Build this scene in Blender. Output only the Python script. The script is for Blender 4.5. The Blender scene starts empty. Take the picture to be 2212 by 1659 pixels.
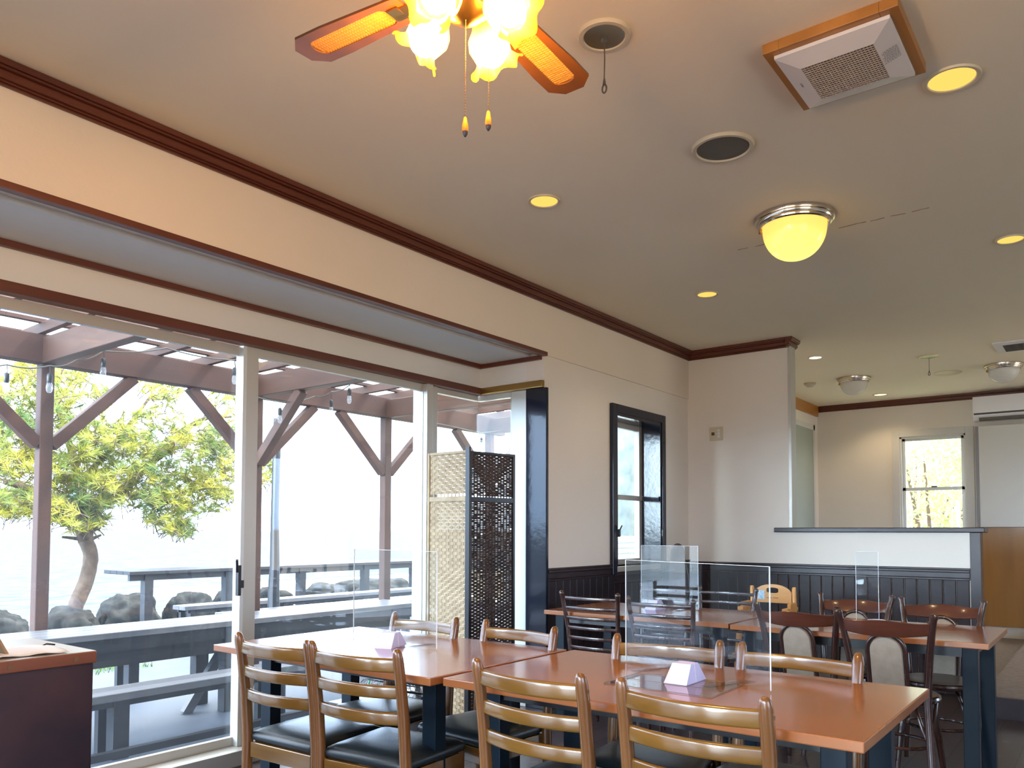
import bpy, bmesh, math, random
from mathutils import Vector, Matrix, noise
random.seed(7)
SC = bpy.context.scene
COL = SC.collection
PI = math.pi
R = math.radians

# ------------------------------------------------------------------ camera
FPX, YAW, PITCH, ROLL, V0, HC = 1712.63, R(37.38), R(2.392), R(.14), 1076.58, 1.2
_F = Vector((math.cos(YAW) * math.cos(PITCH), math.sin(YAW) * math.cos(PITCH), math.sin(PITCH)))
_R = Vector((math.sin(YAW), -math.cos(YAW), 0))
_U = _R.cross(_F)
_R2 = _R * math.cos(ROLL) + _U * math.sin(ROLL)
_U2 = -_R * math.sin(ROLL) + _U * math.cos(ROLL)
CAM = Vector((0, 0, HC))
cd = bpy.data.cameras.new('camera')
cam = bpy.data.objects.new('camera', cd)
COL.objects.link(cam)
cd.sensor_fit = 'HORIZONTAL'
cd.sensor_width = 36
cd.lens = FPX / 2212 * 36
cd.shift_y = (V0 - 829.5) / 2212
cd.clip_start = .05
cd.clip_end = 3000
cam.matrix_world = Matrix(((_R2.x, _U2.x, -_F.x, CAM.x), (_R2.y, _U2.y, -_F.y, CAM.y), (_R2.z, _U2.z, -_F.z, CAM.z), (0, 0, 0, 1)))
SC.camera = cam


def at(u, v, ax, val):
    """measured photo point -> place on the plane axis=val"""
    d = _F + _R2 * ((u - 1106) / FPX) - _U2 * ((v - V0) / FPX)
    t = (val - CAM[ax]) / d[ax]
    return CAM + d * t


# ------------------------------------------------------------------ materials
def newmat(name):
    m = bpy.data.materials.new(name)
    m.use_nodes = True
    nt = m.node_tree
    b = nt.nodes['Principled BSDF']
    return m, nt, b


def noise_col(nt, b, c1, c2, scale=(1, 1, 1), detail=3, sc=5, lo=.35, hi=.65, coord='Object'):
    tc = nt.nodes.new('ShaderNodeTexCoord')
    mp = nt.nodes.new('ShaderNodeMapping')
    mp.inputs['Scale'].default_value = scale
    nz = nt.nodes.new('ShaderNodeTexNoise')
    nz.inputs['Scale'].default_value = sc
    nz.inputs['Detail'].default_value = detail
    rp = nt.nodes.new('ShaderNodeValToRGB')
    rp.color_ramp.elements[0].position = lo
    rp.color_ramp.elements[1].position = hi
    rp.color_ramp.elements[0].color = (*c1, 1)
    rp.color_ramp.elements[1].color = (*c2, 1)
    nt.links.new(tc.outputs[coord], mp.inputs[0])
    nt.links.new(mp.outputs[0], nz.inputs[0])
    nt.links.new(nz.outputs[0], rp.inputs[0])
    nt.links.new(rp.outputs[0], b.inputs['Base Color'])
    return nz, rp, mp


def bump(nt, b, src, strength=.2, dist=.01):
    bp = nt.nodes.new('ShaderNodeBump')
    bp.inputs['Strength'].default_value = strength
    bp.inputs['Distance'].default_value = dist
    nt.links.new(src, bp.inputs['Height'])
    nt.links.new(bp.outputs[0], b.inputs['Normal'])


def plain(name, c, rough=.5, metal=0, coat=0, spec=.5):
    m, nt, b = newmat(name)
    b.inputs['Base Color'].default_value = (*c, 1)
    b.inputs['Roughness'].default_value = rough
    b.inputs['Metallic'].default_value = metal
    b.inputs['Coat Weight'].default_value = coat
    b.inputs['Coat Roughness'].default_value = .12
    b.inputs['Specular IOR Level'].default_value = spec
    return m


def wood(name, c1, c2, rough=.35, axis=0, sc=9, coat=0.0, bs=.05, stretch=.12):
    m, nt, b = newmat(name)
    s = [1.0, 1.0, 1.0]
    s[axis] = stretch
    s = [k * 2.2 for k in s]
    nz, rp, mp = noise_col(nt, b, c1, c2, s, 6, sc, .3, .7)
    b.inputs['Roughness'].default_value = rough
    b.inputs['Coat Weight'].default_value = coat
    b.inputs['Coat Roughness'].default_value = .1
    bump(nt, b, nz.outputs[0], bs, .004)
    return m


def mottled(name, c1, c2, sc=3, rough=.6, bs=0.0, spec=.5, detail=4, bsc=None, lo=.3, hi=.7):
    m, nt, b = newmat(name)
    nz, rp, mp = noise_col(nt, b, c1, c2, (1, 1, 1), detail, sc, lo, hi)
    b.inputs['Roughness'].default_value = rough
    b.inputs['Specular IOR Level'].default_value = spec
    if bs:
        n2 = nt.nodes.new('ShaderNodeTexNoise')
        n2.inputs['Scale'].default_value = bsc or sc * 8
        n2.inputs['Detail'].default_value = 4
        tc = nt.nodes.new('ShaderNodeTexCoord')
        nt.links.new(tc.outputs['Object'], n2.inputs[0])
        bump(nt, b, n2.outputs[0], bs, .01)
    return m


def emit(name, c, s):
    m = bpy.data.materials.new(name)
    m.use_nodes = True
    nt = m.node_tree
    nt.nodes.remove(nt.nodes['Principled BSDF'])
    e = nt.nodes.new('ShaderNodeEmission')
    e.inputs[0].default_value = (*c, 1)
    e.inputs[1].default_value = s
    nt.links.new(e.outputs[0], nt.nodes['Material Output'].inputs[0])
    return m


def pane_mat(name, tint=(1, 1, 1), dust=.0, ior=1.5, dustcol=(.9, .95, 1), rough=0.0):
    m = bpy.data.materials.new(name)
    m.use_nodes = True
    nt = m.node_tree
    nt.nodes.remove(nt.nodes['Principled BSDF'])
    out = nt.nodes['Material Output']
    tr = nt.nodes.new('ShaderNodeBsdfTransparent')
    tr.inputs[0].default_value = (*tint, 1)
    gl = nt.nodes.new('ShaderNodeBsdfGlossy')
    gl.inputs['Roughness'].default_value = rough
    # Schlick reflectance, the same for both faces of a thin pane
    lw = nt.nodes.new('ShaderNodeLayerWeight')
    lw.inputs[0].default_value = .5
    pw = nt.nodes.new('ShaderNodeMath')
    pw.operation = 'POWER'
    pw.inputs[1].default_value = 5
    fr = nt.nodes.new('ShaderNodeMath')
    fr.operation = 'MULTIPLY_ADD'
    fr.inputs[1].default_value = .96
    fr.inputs[2].default_value = ((ior - 1) / (ior + 1)) ** 2
    nt.links.new(lw.outputs['Facing'], pw.inputs[0])
    nt.links.new(pw.outputs[0], fr.inputs[0])
    mx = nt.nodes.new('ShaderNodeMixShader')
    nt.links.new(fr.outputs[0], mx.inputs[0])
    nt.links.new(tr.outputs[0], mx.inputs[1])
    nt.links.new(gl.outputs[0], mx.inputs[2])
    last = mx
    if dust:
        tl = nt.nodes.new('ShaderNodeBsdfTranslucent')
        tl.inputs[0].default_value = (*dustcol, 1)
        m2 = nt.nodes.new('ShaderNodeMixShader')
        tc = nt.nodes.new('ShaderNodeTexCoord')
        nz = nt.nodes.new('ShaderNodeTexNoise')
        nz.inputs['Scale'].default_value = 3
        mr = nt.nodes.new('ShaderNodeMapRange')
        mr.inputs[1].default_value = .3
        mr.inputs[2].default_value = .7
        mr.inputs[3].default_value = dust * .6
        mr.inputs[4].default_value = dust * 1.4
        nt.links.new(tc.outputs['Object'], nz.inputs[0])
        nt.links.new(nz.outputs[0], mr.inputs[0])
        nt.links.new(mr.outputs[0], m2.inputs[0])
        nt.links.new(mx.outputs[0], m2.inputs[1])
        nt.links.new(tl.outputs[0], m2.inputs[2])
        last = m2
    nt.links.new(last.outputs[0], out.inputs[0])
    return m


M = {}
M['plaster'] = mottled('plaster', (.76, .71, .64), (.80, .75, .68), 1.3, .85, .08, bsc=60)
M['plaster_beam'] = mottled('plaster_beam', (.76, .68, .58), (.80, .725, .63), 1.0, .85, .08, bsc=60)
M['soffit'] = mottled('soffit', (.74, .73, .69), (.78, .77, .73), 1.0, .85, .05, bsc=60)
M['ceiling'] = mottled('ceiling_paint', (.80, .735, .59), (.84, .78, .63), .8, .8, .06, bsc=50)
M['crown'] = wood('crown_wood', (.085, .020, .011), (.14, .036, .018), .38, 0, 6, .2)
M['crown_y'] = wood('crown_wood_y', (.085, .020, .011), (.14, .036, .018), .38, 1, 6, .2)
M['orange_wood'] = wood('orange_wood', (.34, .14, .025), (.46, .20, .04), .4, 0, 5, .2)
M['frame_dark'] = mottled('navy_paint', (.006, .011, .028), (.010, .016, .036), 3, .10, .05, bsc=20)
M['wains'] = mottled('wainscot_paint', (.012, .007, .011), (.022, .012, .017), 4, .4, .1, spec=.28, bsc=30)
M['rail_dark'] = mottled('rail_paint', (.018, .011, .015), (.034, .021, .026), 6, .32, .05, spec=.35, bsc=30)
M['alu'] = plain('aluminium', (.50, .49, .45), .35, .25)
M['alu_white'] = plain('aluminium_pale', (.62, .66, .66), .35, .2)
M['glass'] = pane_mat('window_glass', (.95, .98, 1), .006, 1.5, (.75, .88, 1))
M['glass_clean'] = pane_mat('clear_glass', (.97, .99, .98), .005)
M['acrylic'] = pane_mat('acrylic', (.955, .975, .99), .006, 1.27)
M['acrylic_gloss'] = pane_mat('glossy_acrylic', (.955, .975, .99), .004, 1.95)
M['plate'] = pane_mat('plate_acrylic', (1, 1, 1), 0, 1.15)
M['acrylic_edge'] = plain('acrylic_edge', (.75, .85, .92), .2)
M['frost'] = plain('frosted_glass', (.35, .40, .36), .5)
M['table'] = wood('table_laminate', (.24, .080, .026), (.325, .118, .038), .2, 1, 6, .35, 0.0, .06)
M['table_edge'] = wood('table_edge_wood', (.33, .12, .04), (.44, .18, .07), .35, 1, 8, .1, .01)
M['leg_navy'] = plain('table_leg_paint', (.0015, .008, .016), .38, 0, 0, .18)
M['honey'] = wood('honey_wood', (.125, .056, .009), (.205, .10, .019), .2, 1, 9, .5, .01)
M['honey_post'] = wood('honey_wood_post', (.12, .045, .012), (.19, .078, .022), .24, 2, 9, .4, .01)
M['vinyl'] = mottled('black_vinyl', (.012, .017, .020), (.02, .028, .032), 6, .36, .08, bsc=150)
M['espresso'] = wood('espresso_wood', (.022, .009, .008), (.045, .018, .013), .22, 2, 9, .4, .01)
M['rosewood'] = wood('rosewood', (.06, .017, .010), (.105, .032, .018), .2, 1, 9, .5, .01)
M['beige_fabric'] = mottled('beige_fabric', (.29, .235, .18), (.34, .28, .215), 30, .8, .1, bsc=300)
M['tan_seat'] = mottled('tan_seat_wood', (.16, .12, .09), (.22, .17, .13), 10, .35)
M['childwood'] = wood('child_chair_wood', (.58, .26, .045), (.68, .34, .07), .35, 1, 6, .2, .01)
M['black'] = plain('black_plastic', (.012, .012, .014), .35)
M['blackmat'] = plain('black_matte', (.012, .012, .014), .7)
M['white_plastic'] = plain('white_plastic', (.72, .72, .74), .35)
M['cream_plastic'] = plain('cream_plastic', (.58, .52, .38), .4)
M['chrome'] = plain('polished_metal', (.62, .56, .47), .16, 1)
M['brass'] = plain('aged_brass', (.42, .27, .10), .28, 1)
M['paper'] = plain('white_paper', (.62, .58, .55), .7)
M['lavender'] = plain('lavender_card', (.58, .60, .92), .6)
M['card'] = plain('brown_card', (.27, .17, .09), .6)
M['floor'] = None
M['concrete'] = mottled('terrace_concrete', (.055, .07, .10), (.08, .10, .135), 1.2, .6, .1, bsc=30)
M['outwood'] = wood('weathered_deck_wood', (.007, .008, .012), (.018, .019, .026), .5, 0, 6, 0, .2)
M['outwood_top'] = wood('pale_board_wood', (.085, .09, .105), (.15, .15, .165), .3, 0, 6, 0, .2)  # top boards, much paler than the leg and rail wood
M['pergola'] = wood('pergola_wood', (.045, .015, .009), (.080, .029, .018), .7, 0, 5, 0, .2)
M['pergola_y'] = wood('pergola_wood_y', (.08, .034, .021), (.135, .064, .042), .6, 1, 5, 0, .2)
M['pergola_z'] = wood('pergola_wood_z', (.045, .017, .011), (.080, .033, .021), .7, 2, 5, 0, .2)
M['bark'] = mottled('pine_bark', (.06, .036, .024), (.15, .10, .07), 9, .9, .8, bsc=40)
M['rock'] = mottled('boulder_stone', (.010, .012, .014), (.050, .052, .050), 5, .9, .9, spec=.15, bsc=14)
M['grass'] = plain('grass_blade', (.10, .20, .03), .6)
M['bulbglass'] = pane_mat('bulb_glass', (.95, .97, 1), .15)
M['gunmetal'] = plain('grey_mesh', (.11, .105, .09), .6)
M['brownpanel'] = wood('brown_cabinet_wood', (.26, .115, .016), (.34, .155, .024), .4, 2, 3, .1, .01)
M['whitewall'] = plain('white_board', (.64, .64, .62), .6)
M['siding'] = plain('white_siding', (.42, .47, .50), .6)
M['trunkgrey'] = mottled('grey_bark', (.10, .13, .14), (.17, .20, .20), 5, .9)
M['cord'] = plain('cord', (.07, .06, .05), .6)
M['matte_grey'] = plain('cable_grey', (.25, .25, .27), .6)
M['crack'] = plain('crack_stain', (.25, .17, .12), .9)
M['sticker'] = mottled('blue_sticker', (.12, .40, .70), (.70, .80, .85), 60, .5)
M['print'] = plain('grey_print', (.30, .30, .32), .7)
M['printdark'] = plain('dark_print', (.12, .07, .03), .7)
M['reflector'] = plain('lamp_reflector', (.22, .19, .13), .3, .5)


def needle_mat(name, c, c2):
    m = bpy.data.materials.new(name)
    m.use_nodes = True
    nt = m.node_tree
    b = nt.nodes['Principled BSDF']
    nz, rp, mp = noise_col(nt, b, c, c2, (1, 1, 1), 2, 1.6, .35, .65)
    b.inputs['Roughness'].default_value = .6
    tl = nt.nodes.new('ShaderNodeBsdfTranslucent')
    nt.links.new(rp.outputs[0], tl.inputs[0])
    mx = nt.nodes.new('ShaderNodeMixShader')
    mx.inputs[0].default_value = .5
    nt.links.new(b.outputs[0], mx.inputs[1])
    nt.links.new(tl.outputs[0], mx.inputs[2])
    nt.links.new(mx.outputs[0], nt.nodes['Material Output'].inputs[0])
    return m


M['needles'] = needle_mat('pine_needles', (.11, .21, .06), (.54, .49, .055))
M['leaves'] = needle_mat('garden_leaves', (.24, .36, .20), (.62, .58, .22))


def translucent(name, c, fac=.6, rough=.4, transp=0.0, tcol=None):
    m = bpy.data.materials.new(name)
    m.use_nodes = True
    nt = m.node_tree
    b = nt.nodes['Principled BSDF']
    b.inputs['Base Color'].default_value = (*c, 1)
    b.inputs['Roughness'].default_value = rough
    tl = nt.nodes.new('ShaderNodeBsdfTranslucent')
    tl.inputs[0].default_value = (*c, 1)
    mx = nt.nodes.new('ShaderNodeMixShader')
    mx.inputs[0].default_value = fac
    nt.links.new(b.outputs[0], mx.inputs[1])
    nt.links.new(tl.outputs[0], mx.inputs[2])
    last = mx
    if transp:
        tr = nt.nodes.new('ShaderNodeBsdfTransparent')
        tr.inputs[0].default_value = (*(tcol or c), 1)
        m3 = nt.nodes.new('ShaderNodeMixShader')
        m3.inputs[0].default_value = transp
        nt.links.new(mx.outputs[0], m3.inputs[1])
        nt.links.new(tr.outputs[0], m3.inputs[2])
        last = m3
    nt.links.new(last.outputs[0], nt.nodes['Material Output'].inputs[0])
    return m


M['roofsheet'] = translucent('corrugated_sheet', (.55, .58, .60), .8, .3, .45, (.9, .93, .95))
M['amber_glass'] = translucent('amber_shade_glass', (.30, .18, .028), .6, .12, .35, (1, .72, .30))
M['opal'] = translucent('opal_glass', (.85, .85, .82), .3, .12)


def floor_mat():
    m, nt, b = newmat('dark_plank_floor')
    tc = nt.nodes.new('ShaderNodeTexCoord')
    br = nt.nodes.new('ShaderNodeTexBrick')
    br.inputs['Scale'].default_value = 1
    br.inputs['Brick Width'].default_value = 1.2
    br.inputs['Row Height'].default_value = .15
    br.inputs['Mortar Size'].default_value = .004
    br.inputs['Color1'].default_value = (.045, .034, .04, 1)
    br.inputs['Color2'].default_value = (.065, .05, .055, 1)
    br.inputs['Mortar'].default_value = (.015, .012, .014, 1)
    nt.links.new(tc.outputs['Object'], br.inputs[0])
    nz = nt.nodes.new('ShaderNodeTexNoise')
    nz.inputs['Scale'].default_value = 14
    nz.inputs['Detail'].default_value = 8
    nt.links.new(tc.outputs['Object'], nz.inputs[0])
    rp = nt.nodes.new('ShaderNodeValToRGB')
    rp.color_ramp.elements[0].position = .62
    rp.color_ramp.elements[1].position = .72
    mx = nt.nodes.new('ShaderNodeMixRGB')
    mx.inputs[2].default_value = (.20, .17, .17, 1)
    ml = nt.nodes.new('ShaderNodeMath')
    ml.operation = 'MULTIPLY'
    ml.inputs[1].default_value = .5
    nt.links.new(nz.outputs[0], rp.inputs[0])
    nt.links.new(rp.outputs[0], ml.inputs[0])
    nt.links.new(ml.outputs[0], mx.inputs[0])
    nt.links.new(br.outputs[0], mx.inputs[1])
    nt.links.new(mx.outputs[0], b.inputs['Base Color'])
    b.inputs['Roughness'].default_value = .32
    bump(nt, b, nz.outputs[0], .1, .004)
    return m


M['floor'] = floor_mat()
M['carpet'] = mottled('grey_carpet', (.20, .155, .135), (.27, .22, .19), 25, .9, .3, bsc=300)


def water_mat():
    m = bpy.data.materials.new('lake_water')
    m.use_nodes = True
    nt = m.node_tree
    nt.nodes.remove(nt.nodes['Principled BSDF'])
    tc = nt.nodes.new('ShaderNodeTexCoord')
    mp = nt.nodes.new('ShaderNodeMapping')
    mp.inputs['Scale'].default_value = (.55, 1.6, 1)
    mp.inputs['Rotation'].default_value = (0, 0, R(37))
    nz = nt.nodes.new('ShaderNodeTexNoise')
    nz.inputs['Scale'].default_value = 2.0
    nz.inputs['Detail'].default_value = 5
    nt.links.new(tc.outputs['Object'], mp.inputs[0])
    nt.links.new(mp.outputs[0], nz.inputs[0])
    rp = nt.nodes.new('ShaderNodeValToRGB')
    rp.color_ramp.elements[0].position = .40
    rp.color_ramp.elements[1].position = .55
    rp.color_ramp.elements[0].color = (.038, .054, .062, 1)
    rp.color_ramp.elements[1].color = (.078, .088, .094, 1)
    nt.links.new(nz.outputs[0], rp.inputs[0])
    df = nt.nodes.new('ShaderNodeBsdfDiffuse')
    nt.links.new(rp.outputs[0], df.inputs[0])
    gl = nt.nodes.new('ShaderNodeBsdfGlossy')
    gl.inputs['Roughness'].default_value = .25
    bp = nt.nodes.new('ShaderNodeBump')
    bp.inputs['Strength'].default_value = .8
    bp.inputs['Distance'].default_value = .15
    nt.links.new(nz.outputs[0], bp.inputs['Height'])
    nt.links.new(bp.outputs[0], gl.inputs['Normal'])
    mx = nt.nodes.new('ShaderNodeMixShader')
    mx.inputs[0].default_value = .06
    nt.links.new(df.outputs[0], mx.inputs[1])
    nt.links.new(gl.outputs[0], mx.inputs[2])
    nt.links.new(mx.outputs[0], nt.nodes['Material Output'].inputs[0])
    return m


M['water'] = water_mat()


# ------------------------------------------------------------------ mesh builder
def rrect(w, h, r, n=3):
    pts = []
    for cx, cy, a0 in ((w / 2 - r, h / 2 - r, 0), (-w / 2 + r, h / 2 - r, 90), (-w / 2 + r, -h / 2 + r, 180), (w / 2 - r, -h / 2 + r, 270)):
        for k in range(n + 1):
            a = R(a0 + 90 * k / n)
            pts.append((cx + r * math.cos(a), cy + r * math.sin(a)))
    return pts


def circ(r, n=12):
    return [(r * math.cos(2 * PI * k / n), r * math.sin(2 * PI * k / n)) for k in range(n)]


class MB:
    def __init__(s):
        s.bm = bmesh.new()

    def box(s, x0, x1, y0, y1, z0, z1, bev=0, seg=2, mat=None):
        c = Vector(((x0 + x1) / 2, (y0 + y1) / 2, (z0 + z1) / 2))
        mm = Matrix.Translation(c) @ Matrix.Diagonal((abs(x1 - x0), abs(y1 - y0), abs(z1 - z0), 1))
        if mat is not None:
            mm = mat @ mm
        r = bmesh.ops.create_cube(s.bm, size=1, matrix=mm)
        if bev:
            es = set()
            for v in r['verts']:
                es.update(v.link_edges)
            bmesh.ops.bevel(s.bm, geom=list(es), offset=bev, segments=seg, affect='EDGES', profile=.6)
        return s

    def bar(s, a, b, w, h, up=(0, 0, 1), bev=0):
        """rectangular bar from a to b; w across, h along up"""
        a, b = Vector(a), Vector(b)
        t = (b - a)
        L = t.length
        t.normalize()
        u = Vector(up)
        side = t.cross(u).normalized()
        u = side.cross(t).normalized()
        m = Matrix(((t.x, side.x, u.x, 0), (t.y, side.y, u.y, 0), (t.z, side.z, u.z, 0), (0, 0, 0, 1)))
        m = Matrix.Translation((a + b) / 2) @ m
        return s.box(-L / 2, L / 2, -w / 2, w / 2, -h / 2, h / 2, bev, 1, m)

    def rings(s, rings, cap=True, closed=False):
        vv = [[s.bm.verts.new(p) for p in r] for r in rings]
        n = len(vv[0])
        m = len(vv)
        for i in range(m if closed else m - 1):
            A, B = vv[i], vv[(i + 1) % m]
            for k in range(n):
                try:
                    s.bm.faces.new((A[k], A[(k + 1) % n], B[(k + 1) % n], B[k]))
                except ValueError:
                    pass
        if cap and not closed:
            s.bm.faces.new(list(reversed(vv[0])))
            s.bm.faces.new(vv[-1])
        return s

    def sweep(s, path, sec, up=(0, 0, 1), scales=None, closed=False):
        path = [Vector(p) for p in path]
        up = Vector(up)
        rr = []
        n = len(path)
        for i, p in enumerate(path):
            if closed:
                t = path[(i + 1) % n] - path[i - 1]
            else:
                t = path[min(i + 1, n - 1)] - path[max(i - 1, 0)]
            t.normalize()
            side = t.cross(up)
            if side.length < 1e-4:
                side = t.cross(Vector((1, 0, 0)))
            side.normalize()
            u = side.cross(t).normalized()
            k = scales[i] if scales else 1
            rr.append([p + side * (a * k) + u * (b * k) for a, b in sec])
        return s.rings(rr, True, closed)

    def tube(s, path, r, n=8, closed=False):
        path = [Vector(p) for p in path]
        rad = r if isinstance(r, (list, tuple)) else [r] * len(path)
        # parallel transport
        rr = []
        m = len(path)
        t0 = (path[1] - path[0]).normalized()
        side = t0.orthogonal().normalized()
        for i, p in enumerate(path):
            if closed:
                t = path[(i + 1) % m] - path[i - 1]
            else:
                t = path[min(i + 1, m - 1)] - path[max(i - 1, 0)]
            t.normalize()
            side = (side - t * side.dot(t))
            if side.length < 1e-5:
                side = t.orthogonal()
            side.normalize()
            u = t.cross(side)
            rr.append([p + (side * math.cos(2 * PI * k / n) + u * math.sin(2 * PI * k / n)) * rad[i] for k in range(n)])
        return s.rings(rr, True, closed)

    def lathe(s, prof, n=24, c=(0, 0, 0), mat=None):
        c = Vector(c)
        vv = []
        for r, z in prof:
            if r < 1e-6:
                p = Vector((0, 0, z))
                p = (mat @ p) if mat is not None else p
                vv.append([s.bm.verts.new(p + c)])
            else:
                ring = []
                for k in range(n):
                    p = Vector((r * math.cos(2 * PI * k / n), r * math.sin(2 * PI * k / n), z))
                    p = (mat @ p) if mat is not None else p
                    ring.append(s.bm.verts.new(p + c))
                vv.append(ring)
        for A, B in zip(vv[:-1], vv[1:]):
            if len(A) == 1 and len(B) == 1:
                continue
            for k in range(n):
                k2 = (k + 1) % n
                if len(A) == 1:
                    s.bm.faces.new((A[0], B[k2], B[k]))
                elif len(B) == 1:
                    s.bm.faces.new((A[k], A[k2], B[0]))
                else:
                    s.bm.faces.new((A[k], A[k2], B[k2], B[k]))
        return s

    def prism(s, poly, z0, z1, mat=None):
        """polygon in xy extruded z0..z1 (then mat)"""
        rings = []
        for z in (z0, z1):
            rings.append([(mat @ Vector((x, y, z))) if mat is not None else Vector((x, y, z)) for x, y in poly])
        return s.rings(rings)

    def tri(s, a, b, c):
        s.bm.faces.new([s.bm.verts.new(p) for p in (a, b, c)])
        return s

    def quad(s, a, b, c, d):
        s.bm.faces.new([s.bm.verts.new(p) for p in (a, b, c, d)])
        return s

    def build(s, name, mat, parent=None, loc=None, smooth=30, norm=True):
        if loc is not None:
            bmesh.ops.translate(s.bm, verts=s.bm.verts, vec=-Vector(loc))
        if norm:
            bmesh.ops.recalc_face_normals(s.bm, faces=s.bm.faces)
        me = bpy.data.meshes.new(name)
        s.bm.to_mesh(me)
        s.bm.free()
        me.materials.append(mat)
        if smooth:
            for p in me.polygons:
                p.use_smooth = True
            me.set_sharp_from_angle(angle=R(smooth))
        o = bpy.data.objects.new(name, me)
        COL.objects.link(o)
        if parent is not None:
            o.parent = parent
        if loc is not None:
            o.location = loc
        return o


def tag(o, label=None, cat=None, group=None, kind=None):
    if label:
        o['label'] = label
    if cat:
        o['category'] = cat
    if group:
        o['group'] = group
    if kind:
        o['kind'] = kind
    return o


def thing(name, label, cat, loc=(0, 0, 0), rz=0, group=None):
    o = bpy.data.objects.new(name, None)
    o.empty_display_size = .1
    COL.objects.link(o)
    o.location = loc
    o.rotation_euler = (0, 0, rz)
    return tag(o, label, cat, group)


def struct(o):
    o['kind'] = 'structure'
    return o


def dup(root, loc, rz=0, label=None, group=None):
    r = root.copy()
    COL.objects.link(r)
    r.location = loc
    r.rotation_euler = (0, 0, rz)
    if label:
        r['label'] = label
    if group:
        r['group'] = group
    for ch in list(root.children):
        c = ch.copy()
        COL.objects.link(c)
        c.parent = r
        for g in list(ch.children):
            d = g.copy()
            COL.objects.link(d)
            d.parent = c
    return r
SKY, SUN, EXPO = 10.0, 7.0, 0.2
# ------------------------------------------------------------------ room shell
WY = 3.1       # face of the window wall
PX = 6.70      # partition with the half wall
CZ = 2.84      # ceiling
FX = 10.65     # far wall
BX = 4.42      # end of the bay
BY = 3.71      # bay glass
XL = -7.0      # rear end of the room


def S(mb, name, mat, parent=None, smooth=0):
    o = mb.build(name, mat, parent, smooth=smooth)
    if parent is None:
        struct(o)
    return o


S(MB().box(XL, PX, -3.6, 3.62, -.1, 0), 'floor', M['floor'])
S(MB().box(XL - .1, FX + .15, -3.7, WY + .13, CZ, CZ + .1), 'ceiling', M['ceiling'])
S(MB().box(PX, FX + .1, -3.6, WY, -.1, 0), 'floor', M['carpet'])
S(MB().box(6.07, FX, -3.6, .74, 0, .13), 'floor', M['carpet'])
S(MB().box(6.03, 6.07, -3.6, .74, 0, .135), 'trim_1', M['rail_dark'])
# ceiling crack, left as the photo shows it
mb = MB()
pts = [at(1545, 545, 2, CZ), at(1600, 536, 2, CZ)]
ys = [(.02, 1.17, .8), (.30, 1.20, .5)]
random.seed(3)
p = at(1812, 492, 2, CZ)
x0 = p.x
segs = [(1.16, 1.02), (1.0, .93), (.90, .83), (.80, .72), (1.50, 1.62), (1.66, 1.72)]
for a, b in segs:
    n = 6
    for i in range(n):
        ya, yb = a + (b - a) * i / n, a + (b - a) * (i + 1) / n
        xa, xb = x0 + .004 * math.sin(ya * 40), x0 + .004 * math.sin(yb * 40)
        mb.box(min(xa, xb) - .0012, max(xa, xb) + .0012, min(ya, yb), max(ya, yb), CZ - .0015, CZ + .001)
S(mb, 'trim_2', M['crack'])

# window wall: beam over the bay, then solid wall with the small window
mb = MB()
mb.box(XL, BX, WY, WY + .12, 2.43, CZ)
mb.box(BX + .02, 5.36, WY, WY + .15, 0, 2.187)
mb.box(BX, 5.36, WY, WY + .15, 2.187, 2.41)
mb.box(6.13, FX + .1, WY, WY + .15, 0, 2.41)
mb.box(5.36, 6.13, WY, WY + .15, 0, .93)
mb.box(5.36, 6.13, WY, WY + .15, 2.13, 2.41)
mb.box(PX, FX + .1, WY, WY + .15, 2.41, CZ)
S(mb, 'wall_left', M['plaster'])
mb = MB()
mb.box(XL, BX + .001, WY - .012, WY, 2.43, CZ)
mb.box(BX + .001, PX, WY - .012, WY + .12, 2.41, CZ)
S(mb, 'wall_left', M['plaster_beam'])
# bay soffit, upper strip, end wall
S(MB().box(XL, BX + .12, WY + .12, 3.80, 2.41, CZ), 'ceiling', M['soffit'])
mb = MB().box(XL, BX + .12, 3.67, 3.80, 2.235, 2.41)
mb.box(BX, BX + .12, WY + .15, 3.67, 2.235, 2.41)
S(mb, 'wall_left', M['soffit'])
mb = MB().box(XL - .1, XL, 3.1, 3.8, 0, 2.41)
S(mb, 'wall_left', M['plaster'])
# other walls
mb = MB()
mb.box(FX, FX + .12, 2.118, WY + .15, 0, CZ)
mb.box(FX, FX + .12, -3.6, 1.404, 0, CZ)
mb.box(FX, FX + .12, 1.404, 2.118, 0, .95)
mb.box(FX, FX + .12, 1.404, 2.118, 2.372, CZ)
S(mb, 'wall_far', M['plaster'])
mb = MB()
mb.box(XL - .1, FX + .1, -3.72, -3.6, 0, .35)
mb.box(XL - .1, FX + .1, -3.72, -3.6, 2.45, CZ)
mb.box(XL - .1, -2.9, -3.72, -3.6, .35, 2.45)
mb.box(1.6, 7.9, -3.72, -3.6, .35, 2.45)
mb.box(10.2, FX + .1, -3.72, -3.6, .35, 2.45)
S(mb, 'wall_right', M['plaster'])
mb = MB()
mb.box(XL - .12, XL, -3.6, -2.6, 0, CZ)
mb.box(XL - .12, XL, 2.4, 3.1, 0, CZ)
mb.box(XL - .12, XL, -2.6, 2.4, 0, .25)
mb.box(XL - .12, XL, -2.6, 2.4, 2.4, CZ)
S(mb, 'wall_rear', M['plaster'])
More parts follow.
